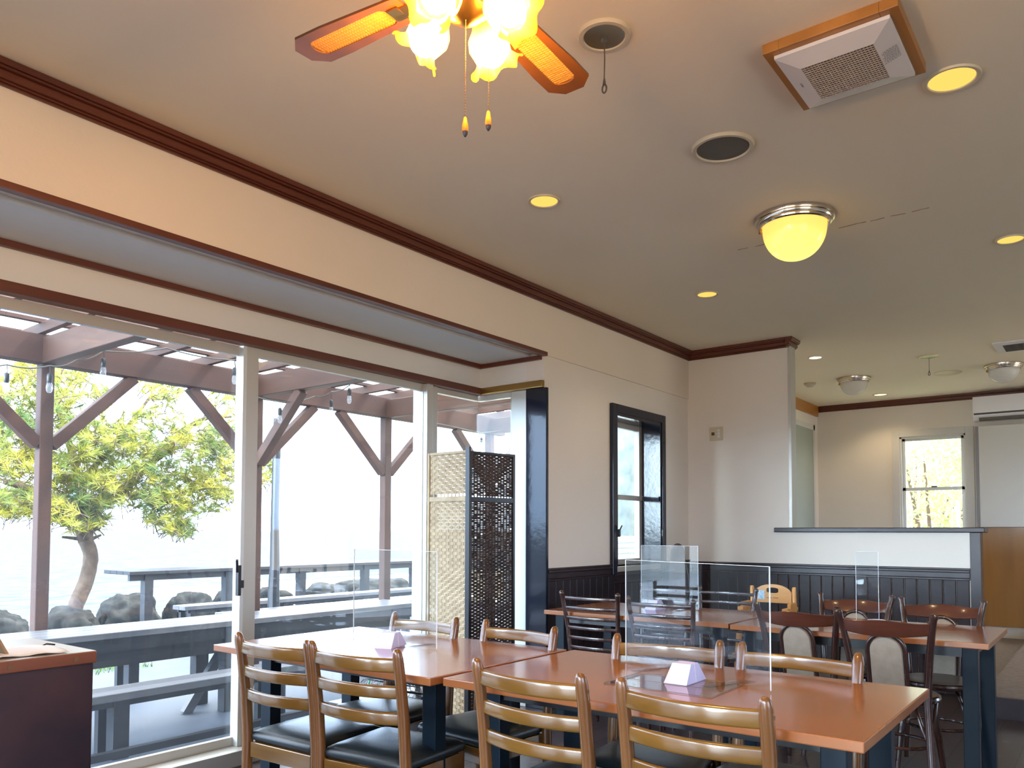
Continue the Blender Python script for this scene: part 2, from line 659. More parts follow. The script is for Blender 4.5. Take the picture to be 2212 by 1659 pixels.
# partition: full-height stub and half wall
mb = MB().box(PX, PX + .10, 2.19, WY, 0, CZ)
mb.box(PX, PX + .10, .87, 2.19, 0, 1.20)
S(mb, 'wall_middle', M['plaster'])
mb = MB().box(PX - .035, PX + .14, .77, 2.31, 1.20, 1.238, .006)
S(mb, 'trim_3', M['rail_dark'])
mb = MB().box(PX - .01, PX + .11, .80, .87, 0, 1.20, .003)
S(mb, 'trim_4', M['rail_dark'])
mb = MB().box(PX - .004, PX + .125, 2.165, 2.189, 1.238, CZ - .06)
S(mb, 'trim_5', M['alu'])
# beadboard wainscot
def beadboard(x0, x1, y0, y1, z1, pitch=.087):
    mb = MB()
    L = max(x1 - x0, y1 - y0)
    n = max(1, int(round(L / pitch)))
    for k in range(n):
        a, b = k / n, (k + 1) / n
        if x1 - x0 > y1 - y0:
            mb.box(x0 + (x1 - x0) * a + .002, x0 + (x1 - x0) * b - .002, y0, y1, 0, z1, .004, 1)
        else:
            mb.box(x0, x1, y0 + (y1 - y0) * a + .002, y0 + (y1 - y0) * b - .002, 0, z1, .004, 1)
    return mb


def railprof(mb, p, q, n):
    """chair rail from p to q sticking out along n; three stepped mouldings"""
    p, q, n = Vector(p), Vector(q), Vector(n)
    for z0, z1, d in ((-.045, -.03, .018), (-.03, .012, .012), (.012, .03, .028), (.03, .045, .02)):
        a, b = p + n * (d / 2), q + n * (d / 2)
        mb.bar(a + Vector((0, 0, (z0 + z1) / 2)), b + Vector((0, 0, (z0 + z1) / 2)), d, z1 - z0, bev=.003)
    return mb


S(beadboard(BX + .03, 5.34, WY - .014, WY, .87), 'wall_left', M['wains'])
S(beadboard(5.34, 6.15, WY - .014, WY, .80), 'wall_left', M['wains'])
S(beadboard(6.15, PX, WY - .014, WY, .87), 'wall_left', M['wains'])
mb = MB()
railprof(mb, (BX + .025, WY, .905), (5.33, WY, .905), (0, -1, 0))
railprof(mb, (6.15, WY, .905), (PX, WY, .905), (0, -1, 0))
railprof(mb, (5.33, WY, .845), (6.15, WY, .845), (0, -1, 0))
S(mb, 'trim_6', M['rail_dark'])
S(beadboard(PX - .014, PX, .875, WY - .02, .85), 'wall_middle', M['wains'])
mb = MB()
railprof(mb, (PX, .872, .892), (PX, WY - .03, .892), (-1, 0, 0))
S(mb, 'trim_7', M['rail_dark'])

# crown mouldings
def crown(mb, p, q, n, h=.075, d=.065, zt=CZ):
    p, q, n = Vector(p), Vector(q), Vector(n)
    steps = [(0, .30, 1.0), (.30, .42, .86), (.42, .80, .62), (.80, .90, .42), (.90, 1.0, .28)]
    for a, b, w in steps:
        z = zt - h * (a + b) / 2
        dd = d * w
        mb.bar(p + n * (dd / 2) + Vector((0, 0, z)), q + n * (dd / 2) + Vector((0, 0, z)), dd, h * (b - a), bev=.0025)


mb = MB()
crown(mb, (XL, WY - .012, 0), (PX, WY - .012, 0), (0, -1, 0), .078, .06)
S(mb, 'trim_8', M['crown'])
mb = MB()
crown(mb, (PX, WY - .01, 0), (PX, 2.19, 0), (-1, 0, 0), .078, .06)
S(mb, 'trim_9', M['crown_y'])
mb = MB()
crown(mb, (PX - .06, 2.19, 0), (PX + .16, 2.19, 0), (0, -1, 0), .078, .06)
crown(mb, (PX + .10, 2.19, 0), (PX + .10, WY, 0), (1, 0, 0), .078, .06)
S(mb, 'trim_10', M['crown_y'])
mb = MB()
crown(mb, (FX, -3.6, 0), (FX, WY, 0), (-1, 0, 0), .075, .05)
S(mb, 'trim_11', M['crown_y'])
S(MB().box(8.3, FX - .05, WY - .03, WY, 2.705, CZ, .002), 'trim_12', M['orange_wood'])
# bay trims
S(MB().box(XL, BX + .01, WY - .022, WY + .02, 2.402, 2.43, .003), 'trim_13', M['crown'])
mb = MB().box(XL, BX, 3.645, 3.67, 2.38, 2.41, .003)
mb.box(BX - .022, BX, WY + .02, 3.65, 2.38, 2.41, .003)
S(mb, 'trim_14', M['crown'])
S(MB().box(XL, BX, 3.635, 3.70, 2.187, 2.236, .005), 'trim_15', M['crown'])
S(MB().box(BX - .03, BX + .1, WY + .0, 3.66, 2.187, 2.236, .006), 'trim_16', M['brass'])
# sill curb under the sliding windows
S(MB().box(XL, BX + .12, 3.60, 3.80, -.2, .075, .004), 'trim_17', M['alu'])


# ------------------------------------------------------------------ bay glazing
def leaf(n, x0, x1, y, stL=.05, stR=.05, mat='alu', z0=.075, z1=2.187, head=.05):
    mb = MB()
    mb.box(x0, x0 + stL, y - .016, y + .016, z0, z1, .003)
    mb.box(x1 - stR, x1, y - .016, y + .016, z0, z1, .003)
    mb.box(x0 + stL, x1 - stR, y - .014, y + .014, z1 - head, z1, .002)
    mb.box(x0 + stL, x1 - stR, y - .014, y + .014, z0, z0 + .045, .002)
    f = mb.build('window_%d' % n, M[mat], smooth=0)
    struct(f)
    MB().box(x0 + stL, x1 - stR, y - .003, y + .003, z0 + .045, z1 - head).build('glass_pane', M['glass'], f, smooth=0)
    return f


leaf(1, -2.95, -.35, BY - .02)
leaf(2, -.40, 1.10, BY + .02)
leaf(14, -4.35, -2.90, BY + .02)
leaf(15, -5.75, -4.30, BY - .02)
leaf(16, -7.0, -5.70, BY + .02)
w3 = leaf(3, 1.05, 2.53, BY + .02, .05, .05)
w4 = leaf(4, 2.475, 3.88, BY - .02, .075, .055)
# dark outline strip and latch on the meeting stiles
MB().box(2.455, 2.478, BY - .035, BY + .03, .075, 2.187, .002).build('pale_stile_strip', M['alu_white'], w4, smooth=0)
mb = MB().box(2.435, 2.455, BY - .05, BY - .025, .86, 1.02, .004)
mb.box(2.44, 2.475, BY - .045, BY - .03, .90, .94, .003)
mb.bar((2.43, BY - .05, .985), (2.41, BY - .075, 1.05), .012, .012)
mb.build('latch_handle', M['black'], w4, smooth=0)
# jamb after the sliding leaves, then the frameless glass corner
mb = MB().box(3.83, 3.89, BY - .07, BY + .06, .075, 2.187, .004)
mb.box(3.90, 3.965, BY - .04, BY + .04, .075, 2.187, .004)
mb.box(3.965, BX, BY - .02, BY + .02, .075, .12, .002)
mb.box(3.965, BX, BY - .02, BY + .02, 2.15, 2.187, .002)
f5 = struct(mb.build('window_5', M['alu'], smooth=0))
MB().box(3.965, BX + .02, BY - .004, BY + .004, .12, 2.15).build('glass_pane', M['glass_clean'], f5, smooth=0)
mb = MB().box(BX, BX + .10, 3.255, 3.385, 0, 2.187, .004)
mb.box(BX + .02, BX + .05, 3.385, BY, .075, .12)
mb.box(BX + .02, BX + .05, 3.385, BY, 2.15, 2.187)
f6 = struct(mb.build('window_6', M['alu_white'], smooth=0))
MB().box(BX + .012, BX + .020, 3.385, BY + .004, .12, 2.15).build('glass_pane', M['glass_clean'], f6, smooth=0)
MB().box(BX + .035, BX + .075, 3.375, 3.42, .12, 2.15, .002).build('inner_strip', M['alu'], f6, smooth=0)
# tall navy post beside the bay
S(MB().box(BX - .004, BX + .022, WY - .020, 3.255, 0, 2.187, .004), 'trim_18', M['frame_dark'])

# small deep window in the left wall
mb = MB()
for a in ((5.295, 5.36, .80, 2.195), (6.13, 6.195, .80, 2.195)):
    mb.box(a[0], a[1], WY - .03, WY, a[2] + .07, a[3], .004)
mb.box(5.36, 6.13, WY - .03, WY, 2.13, 2.195, .004)
# lining
mb.box(5.36, 5.385, WY - .02, WY + .2, .93, 2.13)
mb.box(6.105, 6.13, WY - .02, WY + .2, .93, 2.13)
mb.box(5.385, 6.105, WY - .02, WY + .2, 2.105, 2.13)
mb.box(6.09, 6.105, WY - .012, WY + .16, 1.46, 1.50)
f7 = struct(mb.build('window_7', M['frame_dark'], smooth=0))
yw = 3.275
mb = MB()
mb.box(5.42, 6.06, yw - .015, yw + .02, .93, .975, .002)
mb.box(5.42, 6.06, yw - .015, yw + .02, 2.06, 2.105, .002)
mb.box(5.385, 5.42, yw - .017, yw + .022, .93, 2.105, .002)
mb.box(6.06, 6.105, yw - .02, yw + .03, .93, 2.105, .002)
mb.box(5.387, 6.103, yw - .03, yw + .01, 1.465, 1.505, .002)
mb.box(5.36, 6.13, WY - .01, yw, .885, .93, .003)
sf = mb.build('sash_frame', M['alu'], f7, smooth=0)
MB().box(5.42, 6.06, yw - .003, yw + .003, .975, 2.06).build('glass_pane', M['glass_clean'], f7, smooth=0)
for x in (5.375, 6.115):
    mb = MB().box(x - .01, x + .01, WY - .045, WY - .03, 1.16, 1.22, .003)
    mb.bar((x, WY - .04, 1.21), (x + .005, WY - .06, 1.25), .008, .008)
    mb.build('latch', M['black'], f7, smooth=0)

# far window
mb = MB()
y0, y1, z0, z1 = 1.404, 2.118, .95, 2.372
for a in ((y0 - .085, y0, z0 - .05, z1 + .08), (y1, y1 + .085, z0 - .05, z1 + .08)):
    mb.box(FX - .018, FX + .0, a[0], a[1], a[2], a[3], .003)
mb.box(FX - .018, FX, y0, y1, z1, z1 + .08, .003)
mb.box(FX - .018, FX, y0, y1, z0 - .05, z0, .003)
mb.box(FX, FX + .10, y0, y0 + .02, z0, z1)
mb.box(FX, FX + .10, y1 - .02, y1, z0, z1)
mb.box(FX, FX + .10, y0, y1, z1 - .02, z1)
f8 = struct(mb.build('window_8', M['whitewall'], smooth=0))
mb = MB()
mb.box(FX + .04, FX + .07, y0 + .02, y1 - .02, 1.71, 1.75, .002)
mb.box(FX + .04, FX + .07, y0 + .02, y0 + .055, z0, z1 - .02, .002)
mb.box(FX + .04, FX + .07, y1 - .055, y1 - .02, z0, z1 - .02, .002)
mb.box(FX + .04, FX + .07, y0 + .02, y1 - .02, z1 - .05, z1 - .02, .002)
mb.box(FX + .04, FX + .07, y0 + .02, y1 - .02, z0, z0 + .04, .002)
mb.build('sash_frame', M['alu_white'], f8, smooth=0)
MB().box(FX + .052, FX + .056, y0 + .05, y1 - .05, z0, z1 - .02).build('glass_pane', M['glass_clean'], f8, smooth=0)
MB().box(FX + .025, FX + .045, 1.72, 1.78, 1.75, 1.762).build('latch', M['black'], f8, smooth=0)

# frosted fixed panel in the left wall of the back room
mb = MB()
for a in ((9.35, 9.43), (10.41, 10.47)):
    mb.box(a[0], a[1], WY - .02, WY, .9, 2.58, .002)
mb.box(9.35, 10.47, WY - .02, WY, 2.51, 2.58, .002)
f9 = struct(mb.build('window_9', M['whitewall'], smooth=0))
MB().box(9.43, 10.41, WY - .008, WY, .9, 2.51).build('frosted_pane', M['frost'], f9, smooth=0)

# unseen windows added behind the camera to bring in daylight
for i, (a, b) in enumerate(((-2.9, 1.6), (7.9, 10.2))):
    mb = MB().box(a, b, -3.68, -3.63, .35, .40).box(a, b, -3.68, -3.63, 2.40, 2.45).box(a, a + .05, -3.68, -3.63, .35, 2.45).box(b - .05, b, -3.68, -3.63, .35, 2.45).box((a + b) / 2 - .03, (a + b) / 2 + .03, -3.68, -3.63, .35, 2.45)
    struct(mb.build('window_%d' % (10 + i), M['alu'], smooth=0))
mb = MB().box(-7.08, -7.03, -2.6, 2.4, .25, .31).box(-7.08, -7.03, -2.6, 2.4, 2.34, 2.4).box(-7.07, -7.04, -1.0, -.94, .31, 2.34).box(-7.07, -7.04, .8, .86, .31, 2.34)
struct(mb.build('window_13', M['alu'], smooth=0))

# house exterior face beyond the bay (right of the terrace) and roof edge
S(MB().box(XL - .2, FX + .3, -3.9, 3.95, CZ + .1, CZ + .22), 'wall_roof', M['whitewall'])

# dark wood wainscot on the far wall at right, white closet over it
mb = MB().box(FX - .05, FX, -3.6, 1.29, .13, 1.262, .003)
S(mb, 'wall_far', M['brownpanel'])
c = thing('closet', 'tall white flat closet panel under the wall air conditioner, above the brown wall panelling', 'closet', (FX - .05, 0, 1.264))
MB().box(-.10, .0, -1.0, 1.255, 0, 1.16, .003).build('panel', M['whitewall'], c, smooth=0)
MB().box(-.105, .0, 1.255, 1.285, 0, 1.16, .002).build('edge_strip', M['matte_grey'], c, smooth=0)

# air conditioner
c = thing('air_conditioner', 'white wall-mounted air conditioner at the far right above the closet', 'air conditioner', (FX, .80, 2.49))
mb = MB()
prof = [(0, 0), (-.16, 0), (-.20, .05), (-.21, .12), (-.20, .27), (0, .275)]
mb.rings([[(x, y, z) for x, z in prof] for y in (-.4, .5)])
mb.build('body', M['white_plastic'], c, smooth=20)
mb = MB().box(-.205, -.17, -.39, .49, .062, .082)
mb.build('air_slot', M['black'], c, smooth=0)
mb = MB().box(-.19, -.14, -.38, .44, .002, .03).box(-.18, -.13, -.38, .44, -.006, .004)
mb.build('louver', M['gunmetal'], c, smooth=0)
for o in c.children:
    pass

# switch plate on the partition
c = thing('switch_plate', 'cream double switch plate on the partition wall', 'light switch', (PX, 2.825, 2.075))
MB().box(-.008, 0, -.062, .062, -.062, .062, .003).build('plate', M['cream_plastic'], c, smooth=0)
for y, z in ((.03, .0),):
    MB().box(-.011, -.007, y - .014, y + .014, z - .014, z + .014, .001).build('dial', M['printdark'], c, smooth=0)
for z in (-.026, 0, .026):
    MB().box(-.012, -.007, -.034, -.012, z - .010, z + .010, .002).build('rocker', M['white_plastic'], c, smooth=0)
# low socket hidden by chairs is left out
# ------------------------------------------------------------------ ceiling fixtures
def downlight(x, y, r, em, label, name='downlight', group=None, power=14, pcol=(1, .72, .38)):
    c = thing(name, label, 'ceiling light', (x, y, CZ), 0, group)
    MB().lathe([(r * .80, -.001), (r * .84, -.006), (r * .97, -.008), (r, -.003), (r, 0), (r * .8, 0)], 32).build('trim_ring', M['cream_plastic'], c)
    if power:
        ld = bpy.data.lights.new('downlight_lamp', 'SPOT')
        ld.energy = power
        ld.color = pcol
        ld.spot_size = R(130)
        ld.spot_blend = .6
        ld.shadow_soft_size = .05
        lo = bpy.data.objects.new('downlight_lamp', ld)
        COL.objects.link(lo)
        lo.location = (x, y, CZ - .012)
    MB().lathe([(0, -.0012), (r * .55, -.0016), (r * .81, -.0022), (r * .81, -.0003), (0, -.0003)], 32).build('lamp_lens', em, c)
    return c


E_DL = emit('downlight_glow', (1, .58, .12), 1.15)
E_DLW = emit('downlight_white_glow', (1, .86, .62), 10)
E_DLd = emit('downlight_dim_glow', (1, .85, .5), 1.6)
downlight(3.19, .44, .095, E_DL, 'lit yellow round ceiling spotlight beside the square ceiling vent', group=None)
downlight(3.17, 2.225, .082, E_DL, 'lit yellow round ceiling spotlight nearest the fan, on the window side', group=None)
downlight(5.11, 2.215, .078, E_DL, 'lit yellow round ceiling spotlight nearest the partition wall corner', group=None)
downlight(5.16, .44, .078, E_DL, 'lit yellow round ceiling spotlight cut by the right edge of the photo')
downlight(7.59, 2.22, .065, E_DLW, 'small bright white ceiling spotlight just past the partition wall end', power=40, pcol=(1, .85, .6))
downlight(10.11, 2.21, .085, E_DLd, 'dim round ceiling spotlight close to the far wall crown moulding', power=22, pcol=(1, .75, .45))


def dome(x, y, r, h, glass, label, glow=None):
    c = thing('dome_light', label, 'ceiling light', (x, y, CZ))
    MB().lathe([(r, 0), (r, -.010), (r * .985, -.018), (r * .95, -.020), (r * .94, -.028), (r * .92, -.034), (r * .89, -.036), (r * .88, -.044), (r * .85, -.05), (r * .82, -.048), (r * .8, 0)], 48).build('metal_ring', M['chrome'], c)
    g = r * .80
    prof = [(g, -.03), (g * 1.0, -.055)]
    for k in range(1, 13):
        a = R(90 * k / 12)
        prof.append((g * math.cos(a) ** .9 if k < 12 else 0, -.055 - (h - .055) * math.sin(a)))
    MB().lathe(prof, 48).build('glass_dome', glass, c)
    mb = MB()
    mb.lathe([(.009, -.05), (.009, -.065), (.004, -.07), (0, -.07)], 8, c=(-r * .30, r * .80, 0))
    mb.build('thumb_screw', M['brass'], c)
    return c


def glow_glass():
    m = bpy.data.materials.new('lit_opal_glass')
    m.use_nodes = True
    nt = m.node_tree
    b = nt.nodes['Principled BSDF']
    b.inputs['Base Color'].default_value = (.6, .5, .25, 1)
    b.inputs['Roughness'].default_value = .15
    # lamp inside: brighter low down where the bulb sits close to the glass
    tc = nt.nodes.new('ShaderNodeTexCoord')
    sp = nt.nodes.new('ShaderNodeSeparateXYZ')
    mr = nt.nodes.new('ShaderNodeMapRange')
    mr.inputs[1].default_value = -.05
    mr.inputs[2].default_value = -.22
    rp = nt.nodes.new('ShaderNodeValToRGB')
    rp.color_ramp.elements[0].color = (.95, .50, .075, 1)
    rp.color_ramp.elements[1].color = (1.0, .86, .16, 1)
    rp.color_ramp.elements[0].position = .25
    nt.links.new(tc.outputs['Object'], sp.inputs[0])
    nt.links.new(sp.outputs[2], mr.inputs[0])
    nt.links.new(mr.outputs[0], rp.inputs[0])
    nt.links.new(rp.outputs[0], b.inputs['Emission Color'])
    b.inputs['Emission Strength'].default_value = 1.2
    return m


dome(4.13, 1.305, .20, .222, glow_glass(), 'lit yellow glass dome ceiling light with ribbed metal ring')
dome(8.87, 2.20, .17, .18, M['opal'], 'unlit white dome ceiling light over the back room, nearer the partition wall')
dome(9.02, .85, .17, .18, M['opal'], 'unlit white dome ceiling light over the back room, nearer the air conditioner')


def emergency(x, y, r, h, label):
    c = thing('emergency_light', label, 'emergency light', (x, y, CZ))
    MB().lathe([(r * .74, -.004), (r * .80, -.012), (r * .96, -.012), (r, -.005), (r, 0), (r * .74, 0)], 36).build('rim', M['cream_plastic'], c)
    MB().lathe([(r * .76, -.008), (r * .5, -.003), (0, -.002)], 32).build('reflector', M['reflector'], c)
    MB().lathe([(.012, -.003), (.014, -.02), (.008, -.03), (0, -.032)], 12).build('bulb', M['glass_clean'], c)
    MB().tube([(0, 0, -.02), (.002, 0, -.08), (-.001, 0, -h + .05)], .0022, 6).build('pull_cord', M['cord'], c)
    mb = MB()
    L = [(.0, 0, -h + .05)]
    ring = [(.0, .008 * math.sin(2 * PI * k / 12), -h + .022 + .014 * math.cos(2 * PI * k / 12)) for k in range(12)]
    mb.tube(ring, .003, 6, True)
    mb.tube([(0, 0, -h + .055), (0, 0, -h + .036)], [.003, .006], 8)
    mb.build('pull_ring', M['cord'], c)
    return c


emergency(2.21, 1.31, .088, .205, 'round brass emergency ceiling light with a pull cord beside the fan')
emergency(8.16, 1.36, .09, .19, 'small round ceiling light with a pull cord over the back room')

c = thing('ceiling_speaker', 'round ceiling speaker with dark grey grille and cream rim', 'speaker', (3.175, 1.30, CZ))
MB().lathe([(.108, -.006), (.113, -.014), (.125, -.013), (.13, -.004), (.13, 0), (.108, 0)], 48).build('rim', M['cream_plastic'], c)
MB().lathe([(0, -.010), (.09, -.009), (.11, -.007), (.11, -.001), (0, -.001)], 48).build('grille', M['gunmetal'], c)
c = thing('ceiling_speaker', 'cream round ceiling speaker over the back room', 'speaker', (9.13, 1.35, CZ))
MB().lathe([(0, -.012), (.11, -.011), (.13, -.004), (.13, 0), (0, 0)], 40).build('cover', M['cream_plastic'], c)
c = thing('smoke_detector', 'small cream smoke detector on the back room ceiling', 'smoke detector', (8.88, 2.66, CZ))
MB().lathe([(0, -.045), (.03, -.045), (.045, -.03), (.06, -.02), (.065, 0), (0, 0)], 24).build('housing', M['cream_plastic'], c)

# square ceiling vent
def vent(x0, x1, y0, y1, label, wood=True):
    c = thing('ceiling_vent', label, 'air vent', ((x0 + x1) / 2, (y0 + y1) / 2, CZ))
    hx, hy = (x1 - x0) / 2, (y1 - y0) / 2
    if wood:
        mb = MB()
        w = .055
        mb.box(-hx, hx, -hy, -hy + w, -.035, 0, .002).box(-hx, hx, hy - w, hy, -.035, 0, .002)
        mb.box(-hx, -hx + w, -hy + w, hy - w, -.035, 0, .002).box(hx - w, hx, -hy + w, hy - w, -.035, 0, .002)
        mb.build('wood_frame', M['orange_wood'], c, smooth=0)
        fx, fy, zb, gx, gy, gz = hx - .028, hy - .03, -.036, hx - .105, hy - .095, -.068
    else:
        fx, fy, zb, gx, gy, gz = hx, hy, 0, hx - .07, hy - .07, -.02
    mb = MB()
    A = [(-fx, -fy, zb), (fx, -fy, zb), (fx, fy, zb), (-fx, fy, zb)]
    A2 = [(x, y, zb - .012) for x, y, z in A]
    B = [(-gx, -gy, gz), (gx, -gy, gz), (gx, gy, gz), (-gx, gy, gz)]
    D = [(x * .985, y * .985, gz + .022) for x, y, z in B]
    mb.rings([A, A2, B, D], cap=False)
    mb.build('cover', M['white_plastic'], c, smooth=0)
    mb = MB()
    nx, ny = (18, 22)
    for i in range(nx + 1):
        x = -gx + 2 * gx * i / nx
        mb.box(x - .0019, x + .0019, -gy, gy, gz, gz + .003)
    for i in range(ny + 1):
        y = -gy + 2 * gy * i / ny
        mb.box(-gx, gx, y - .0014, y + .0014, gz + .0005, gz + .003)
    mb.build('grille', M['gunmetal'] if not wood else plain('grille_grey', (.45, .41, .38), .5), c, smooth=0)
    MB().box(-gx, gx, -gy, gy, gz + .014, gz + .018).build('filter', plain('filter_brown', (.012, .008, .006), .8), c, smooth=0)
    return c, fx, fy, zb, gx, gy, gz


c, fx, fy, zb, gx, gy, gz = vent(2.58, 3.025, .495, .915, 'white square ceiling vent in a projecting wooden frame')
# fine print on the sloping right side of the cover (toward -y), and a small mark on the other side
mb = MB()
random.seed(5)
ym, zm = -(fy + gy) / 2, (zb - .012 + gz) / 2 - .0006
slope = (gz - (zb - .012)) / (fy - gy)
for r_ in range(9):
    L = .05 if r_ > 1 else .035
    x = -.045 + r_ * .0085
    y = ym
    k = 0
    yy = y - .022
    while yy < y + .022:
        w = random.uniform(.003, .008)
        z = zb - .012 + (yy + fy) * slope - .0008
        mb.quad((x, yy, z), (x + .004, yy, z), (x + .004, yy + w, z + w * slope), (x, yy + w, z + w * slope))
        yy += w + .002
mb.build('printed_notice', M['print'], c, smooth=0)
mb = MB()
for k in range(4):
    x = -.012 + k * .007
    y = (fy + gy) / 2
    mb.box(x, x + .004, y - .003, y + .003, zb - .012 + (fy - y) * slope - .0014, zb - .012 + (fy - y) * slope + .002)
mb.build('maker_mark', M['print'], c, smooth=0)
vent(7.92, 8.36, .35, .83, 'flat white ceiling vent over the back room at the right edge', wood=False)

# ------------------------------------------------------------------ ceiling fan
HX, HY = 1.245, 1.078
c = thing('ceiling_fan', 'ceiling fan with cane-panel wooden blades and four lit tulip lamps', 'ceiling fan', (HX, HY, 2.374))
dz = CZ - 2.374
mb = MB().lathe([(.065, dz), (.065, dz - .02), (.04, dz - .06), (.014, dz - .07), (.014, .11), (.03, .10), (.085, .085), (.10, .06), (.10, -.01), (.085, -.03), (.04, -.04), (.04, -.06), (0, -.06)], 32)
mb.build('motor_housing', M['brass'], c)
TH0 = 4.95
for k in range(4):
    a = R(TH0 + 90 * k)
    rot = Matrix.Rotation(a, 4, 'Z') @ Matrix.Rotation(R(-4), 4, 'X')
    w1, w2, r0, r1 = .046, .060, .16, .493
    def mk(z0, z1, inner=None):
        pass
    # wooden border with an open slot
    outer = [(r0, -w1), (r0 + .22, -w2), (r1 - .035, -w2), (r1, -w2 * .45), (r1, w2 * .45), (r1 - .035, w2), (r0 + .22, w2), (r0, w1)]
    # rounded slot
    sl = []
    s0, s1, sw = r0 + .045, r1 - .042, .031
    for q in range(9):
        t = R(-90 + 180 * q / 8)
        sl.append((s1 - sw * .7 + sw * .7 * math.cos(t), sw * math.sin(t)))
    for q in range(9):
        t = R(90 + 180 * q / 8)
        sl.append((s0 + sw * .7 + sw * .7 * math.cos(t), sw * math.sin(t)))
    mb = MB()
    # build frame as strips between outer and slot loops resampled by angle
    cx_ = (r0 + r1) / 2
    def ray_hit(poly, ang):
        d = Vector((math.cos(ang), math.sin(ang)))
        best = None
        for i in range(len(poly)):
            p = Vector(poly[i]) - Vector((cx_, 0))
            q2 = Vector(poly[(i + 1) % len(poly)]) - Vector((cx_, 0))
            e = q2 - p
            den = d.x * e.y - d.y * e.x
            if abs(den) < 1e-9:
                continue
            t = (p.x * e.y - p.y * e.x) / den
            s_ = (p.x * d.y - p.y * d.x) / den
            if t > 0 and -1e-6 <= s_ <= 1 + 1e-6:
                if best is None or t > best:
                    best = t
        return (cx_ + d.x * best, d.y * best)
    angs = sorted([math.atan2(y, x - cx_) for x, y in outer] + [math.atan2(y, x - cx_) for x, y in sl])
    O = [ray_hit(outer, t) for t in angs]
    I = [ray_hit(sl, t) for t in angs]
    ringsets = []
    for z, L in ((-.003, O), (.003, O), (.003, I), (-.003, I)):
        ringsets.append([rot @ Vector((x, y, z)) for x, y in L])
    mb.rings(ringsets, cap=False, closed=True)
    bl = mb.build('blade', wood('blade_wood', (.085, .030, .006), (.14, .05, .011), .3, 0, 6, .3) if k == 0 else bpy.data.materials['blade_wood'], c, smooth=0)
    # woven cane
    mb = MB()
    x = s0 + .004
    i = 0
    while x < s1 - .002:
        hw = sw * math.sqrt(max(0, 1 - (max(0, (x - (s1 - sw * .7))) / (sw * .7)) ** 2)) if x > s1 - sw * .7 else sw
        if x < s0 + sw * .7:
            hw = sw * math.sqrt(max(0, 1 - ((s0 + sw * .7 - x) / (sw * .7)) ** 2))
        if hw > .004:
            mb.bar(rot @ Vector((x, -hw, 0)), rot @ Vector((x, hw, 0)), .0048, .0016)
        x += .0078
        i += 1
    for yy in (-.021, -.0105, 0, .0105, .021):
        mb.bar(rot @ Vector((s0 + .006, yy, .0012)), rot @ Vector((s1 - .006, yy, .0012)), .0035, .0014)
    mb.build('cane_panel', translucent('cane', (.50, .26, .045), .35, .5) if k == 0 else bpy.data.materials['cane'], bl, smooth=0)
    mb = MB()
    mb.bar(rot @ Vector((.08, 0, -.004)), rot @ Vector((.20, 0, -.006)), .03, .004)
    mb.bar(rot @ Vector((.19, -.022, -.006)), rot @ Vector((.19, .022, -.006)), .03, .004)
    mb.build('blade_iron', M['brass'], bl, smooth=0)
# light kit
MB().lathe([(0, -.03), (.03, -.03), (.05, -.04), (.05, -.07), (.03, -.085), (.012, -.095), (0, -.10)], 24).build('lamp_hub', M['brass'], c)
E_B = emit('bulb_glow', (1, .59, .24), 680)
for k in range(4):
    a = R(8 + 90 * k)
    d = Vector((math.cos(a), math.sin(a), 0))
    base = Vector((0, 0, -.052)) + d * .05
    ax = (d * .78 + Vector((0, 0, -.62))).normalized()
    q = Vector((0, 0, 1)).rotation_difference(ax).to_matrix().to_4x4()
    mb = MB().lathe([(0, -.01), (.016, -.01), (.016, .03), (.0, .03)], 16, c=base, mat=q)
    arm = mb.build('lamp_socket', M['brass'], c)
    # tulip glass, frilled rim
    n = 48
    prof = [(.018, .01), (.024, .02), (.040, .035), (.047, .055), (.043, .075), (.040, .088), (.052, .102), (.060, .106)]
    rings = []
    for j, (r_, z_) in enumerate(prof):
        ring = []
        fr = max(0, (j - 4) / 3)
        for t in range(n):
            th = 2 * PI * t / n
            rr = r_ * (1 + .10 * fr * math.sin(6 * th))
            zz = z_ + .007 * fr * math.cos(6 * th)
            ring.append(base + (q @ Vector((rr * math.cos(th), rr * math.sin(th), zz))))
        rings.append(ring)
    mb = MB().rings(rings, cap=False)
    sh = mb.build('lamp_shade', M['amber_glass'], c)
    bc = base + ax * .074
    mb = MB()
    prof = [(0, -.035)] + [(.033 * math.cos(R(t)), .033 * math.sin(R(t))) for t in range(-70, 90, 16)] + [(0, .033)]
    prof = [(0, -.05), (.012, -.05), (.014, -.035)] + [(.033 * math.cos(R(t)), .033 * math.sin(R(t))) for t in range(-58, 90, 14)] + [(0, .033)]
    mb.lathe(prof, 24, c=bc, mat=q)
    mb.build('bulb', E_B, c)


def chain(x, y, z0, z1):
    mb = MB()
    n = int((z0 - z1) / .0060)
    for i in range(n):
        z = z0 - (z0 - z1) * i / n
        r_ = .0014
        mb.lathe([(0, -r_), (r_ * .8, -r_ * .5), (r_ * .8, r_ * .5), (0, r_)], 5, c=(x, y, z))
    mb.tube([(x, y, z0), (x, y, z1)], .0005, 4)
    o = mb.build('pull_chain', M['chain'], c)
    MB().lathe([(0, .006), (.003, .004), (.006, -.012), (.0068, -.022), (.0055, -.026)], 16, c=(x, y, z1 - .004)).build('pendant', M['amber_drop'], o)
    MB().lathe([(.0057, -.026), (.005, -.032), (.002, -.037), (0, -.037)], 16, c=(x, y, z1 - .004)).build('pendant_tip', M['dark_tip'], o)


M['chain'] = plain('chain_metal', (.16, .11, .06), .4, .6)
M['amber_drop'] = plain('amber_wood_drop', (.75, .26, .02), .3)
M['dark_tip'] = plain('dark_pendant_tip', (.04, .02, .015), .3)
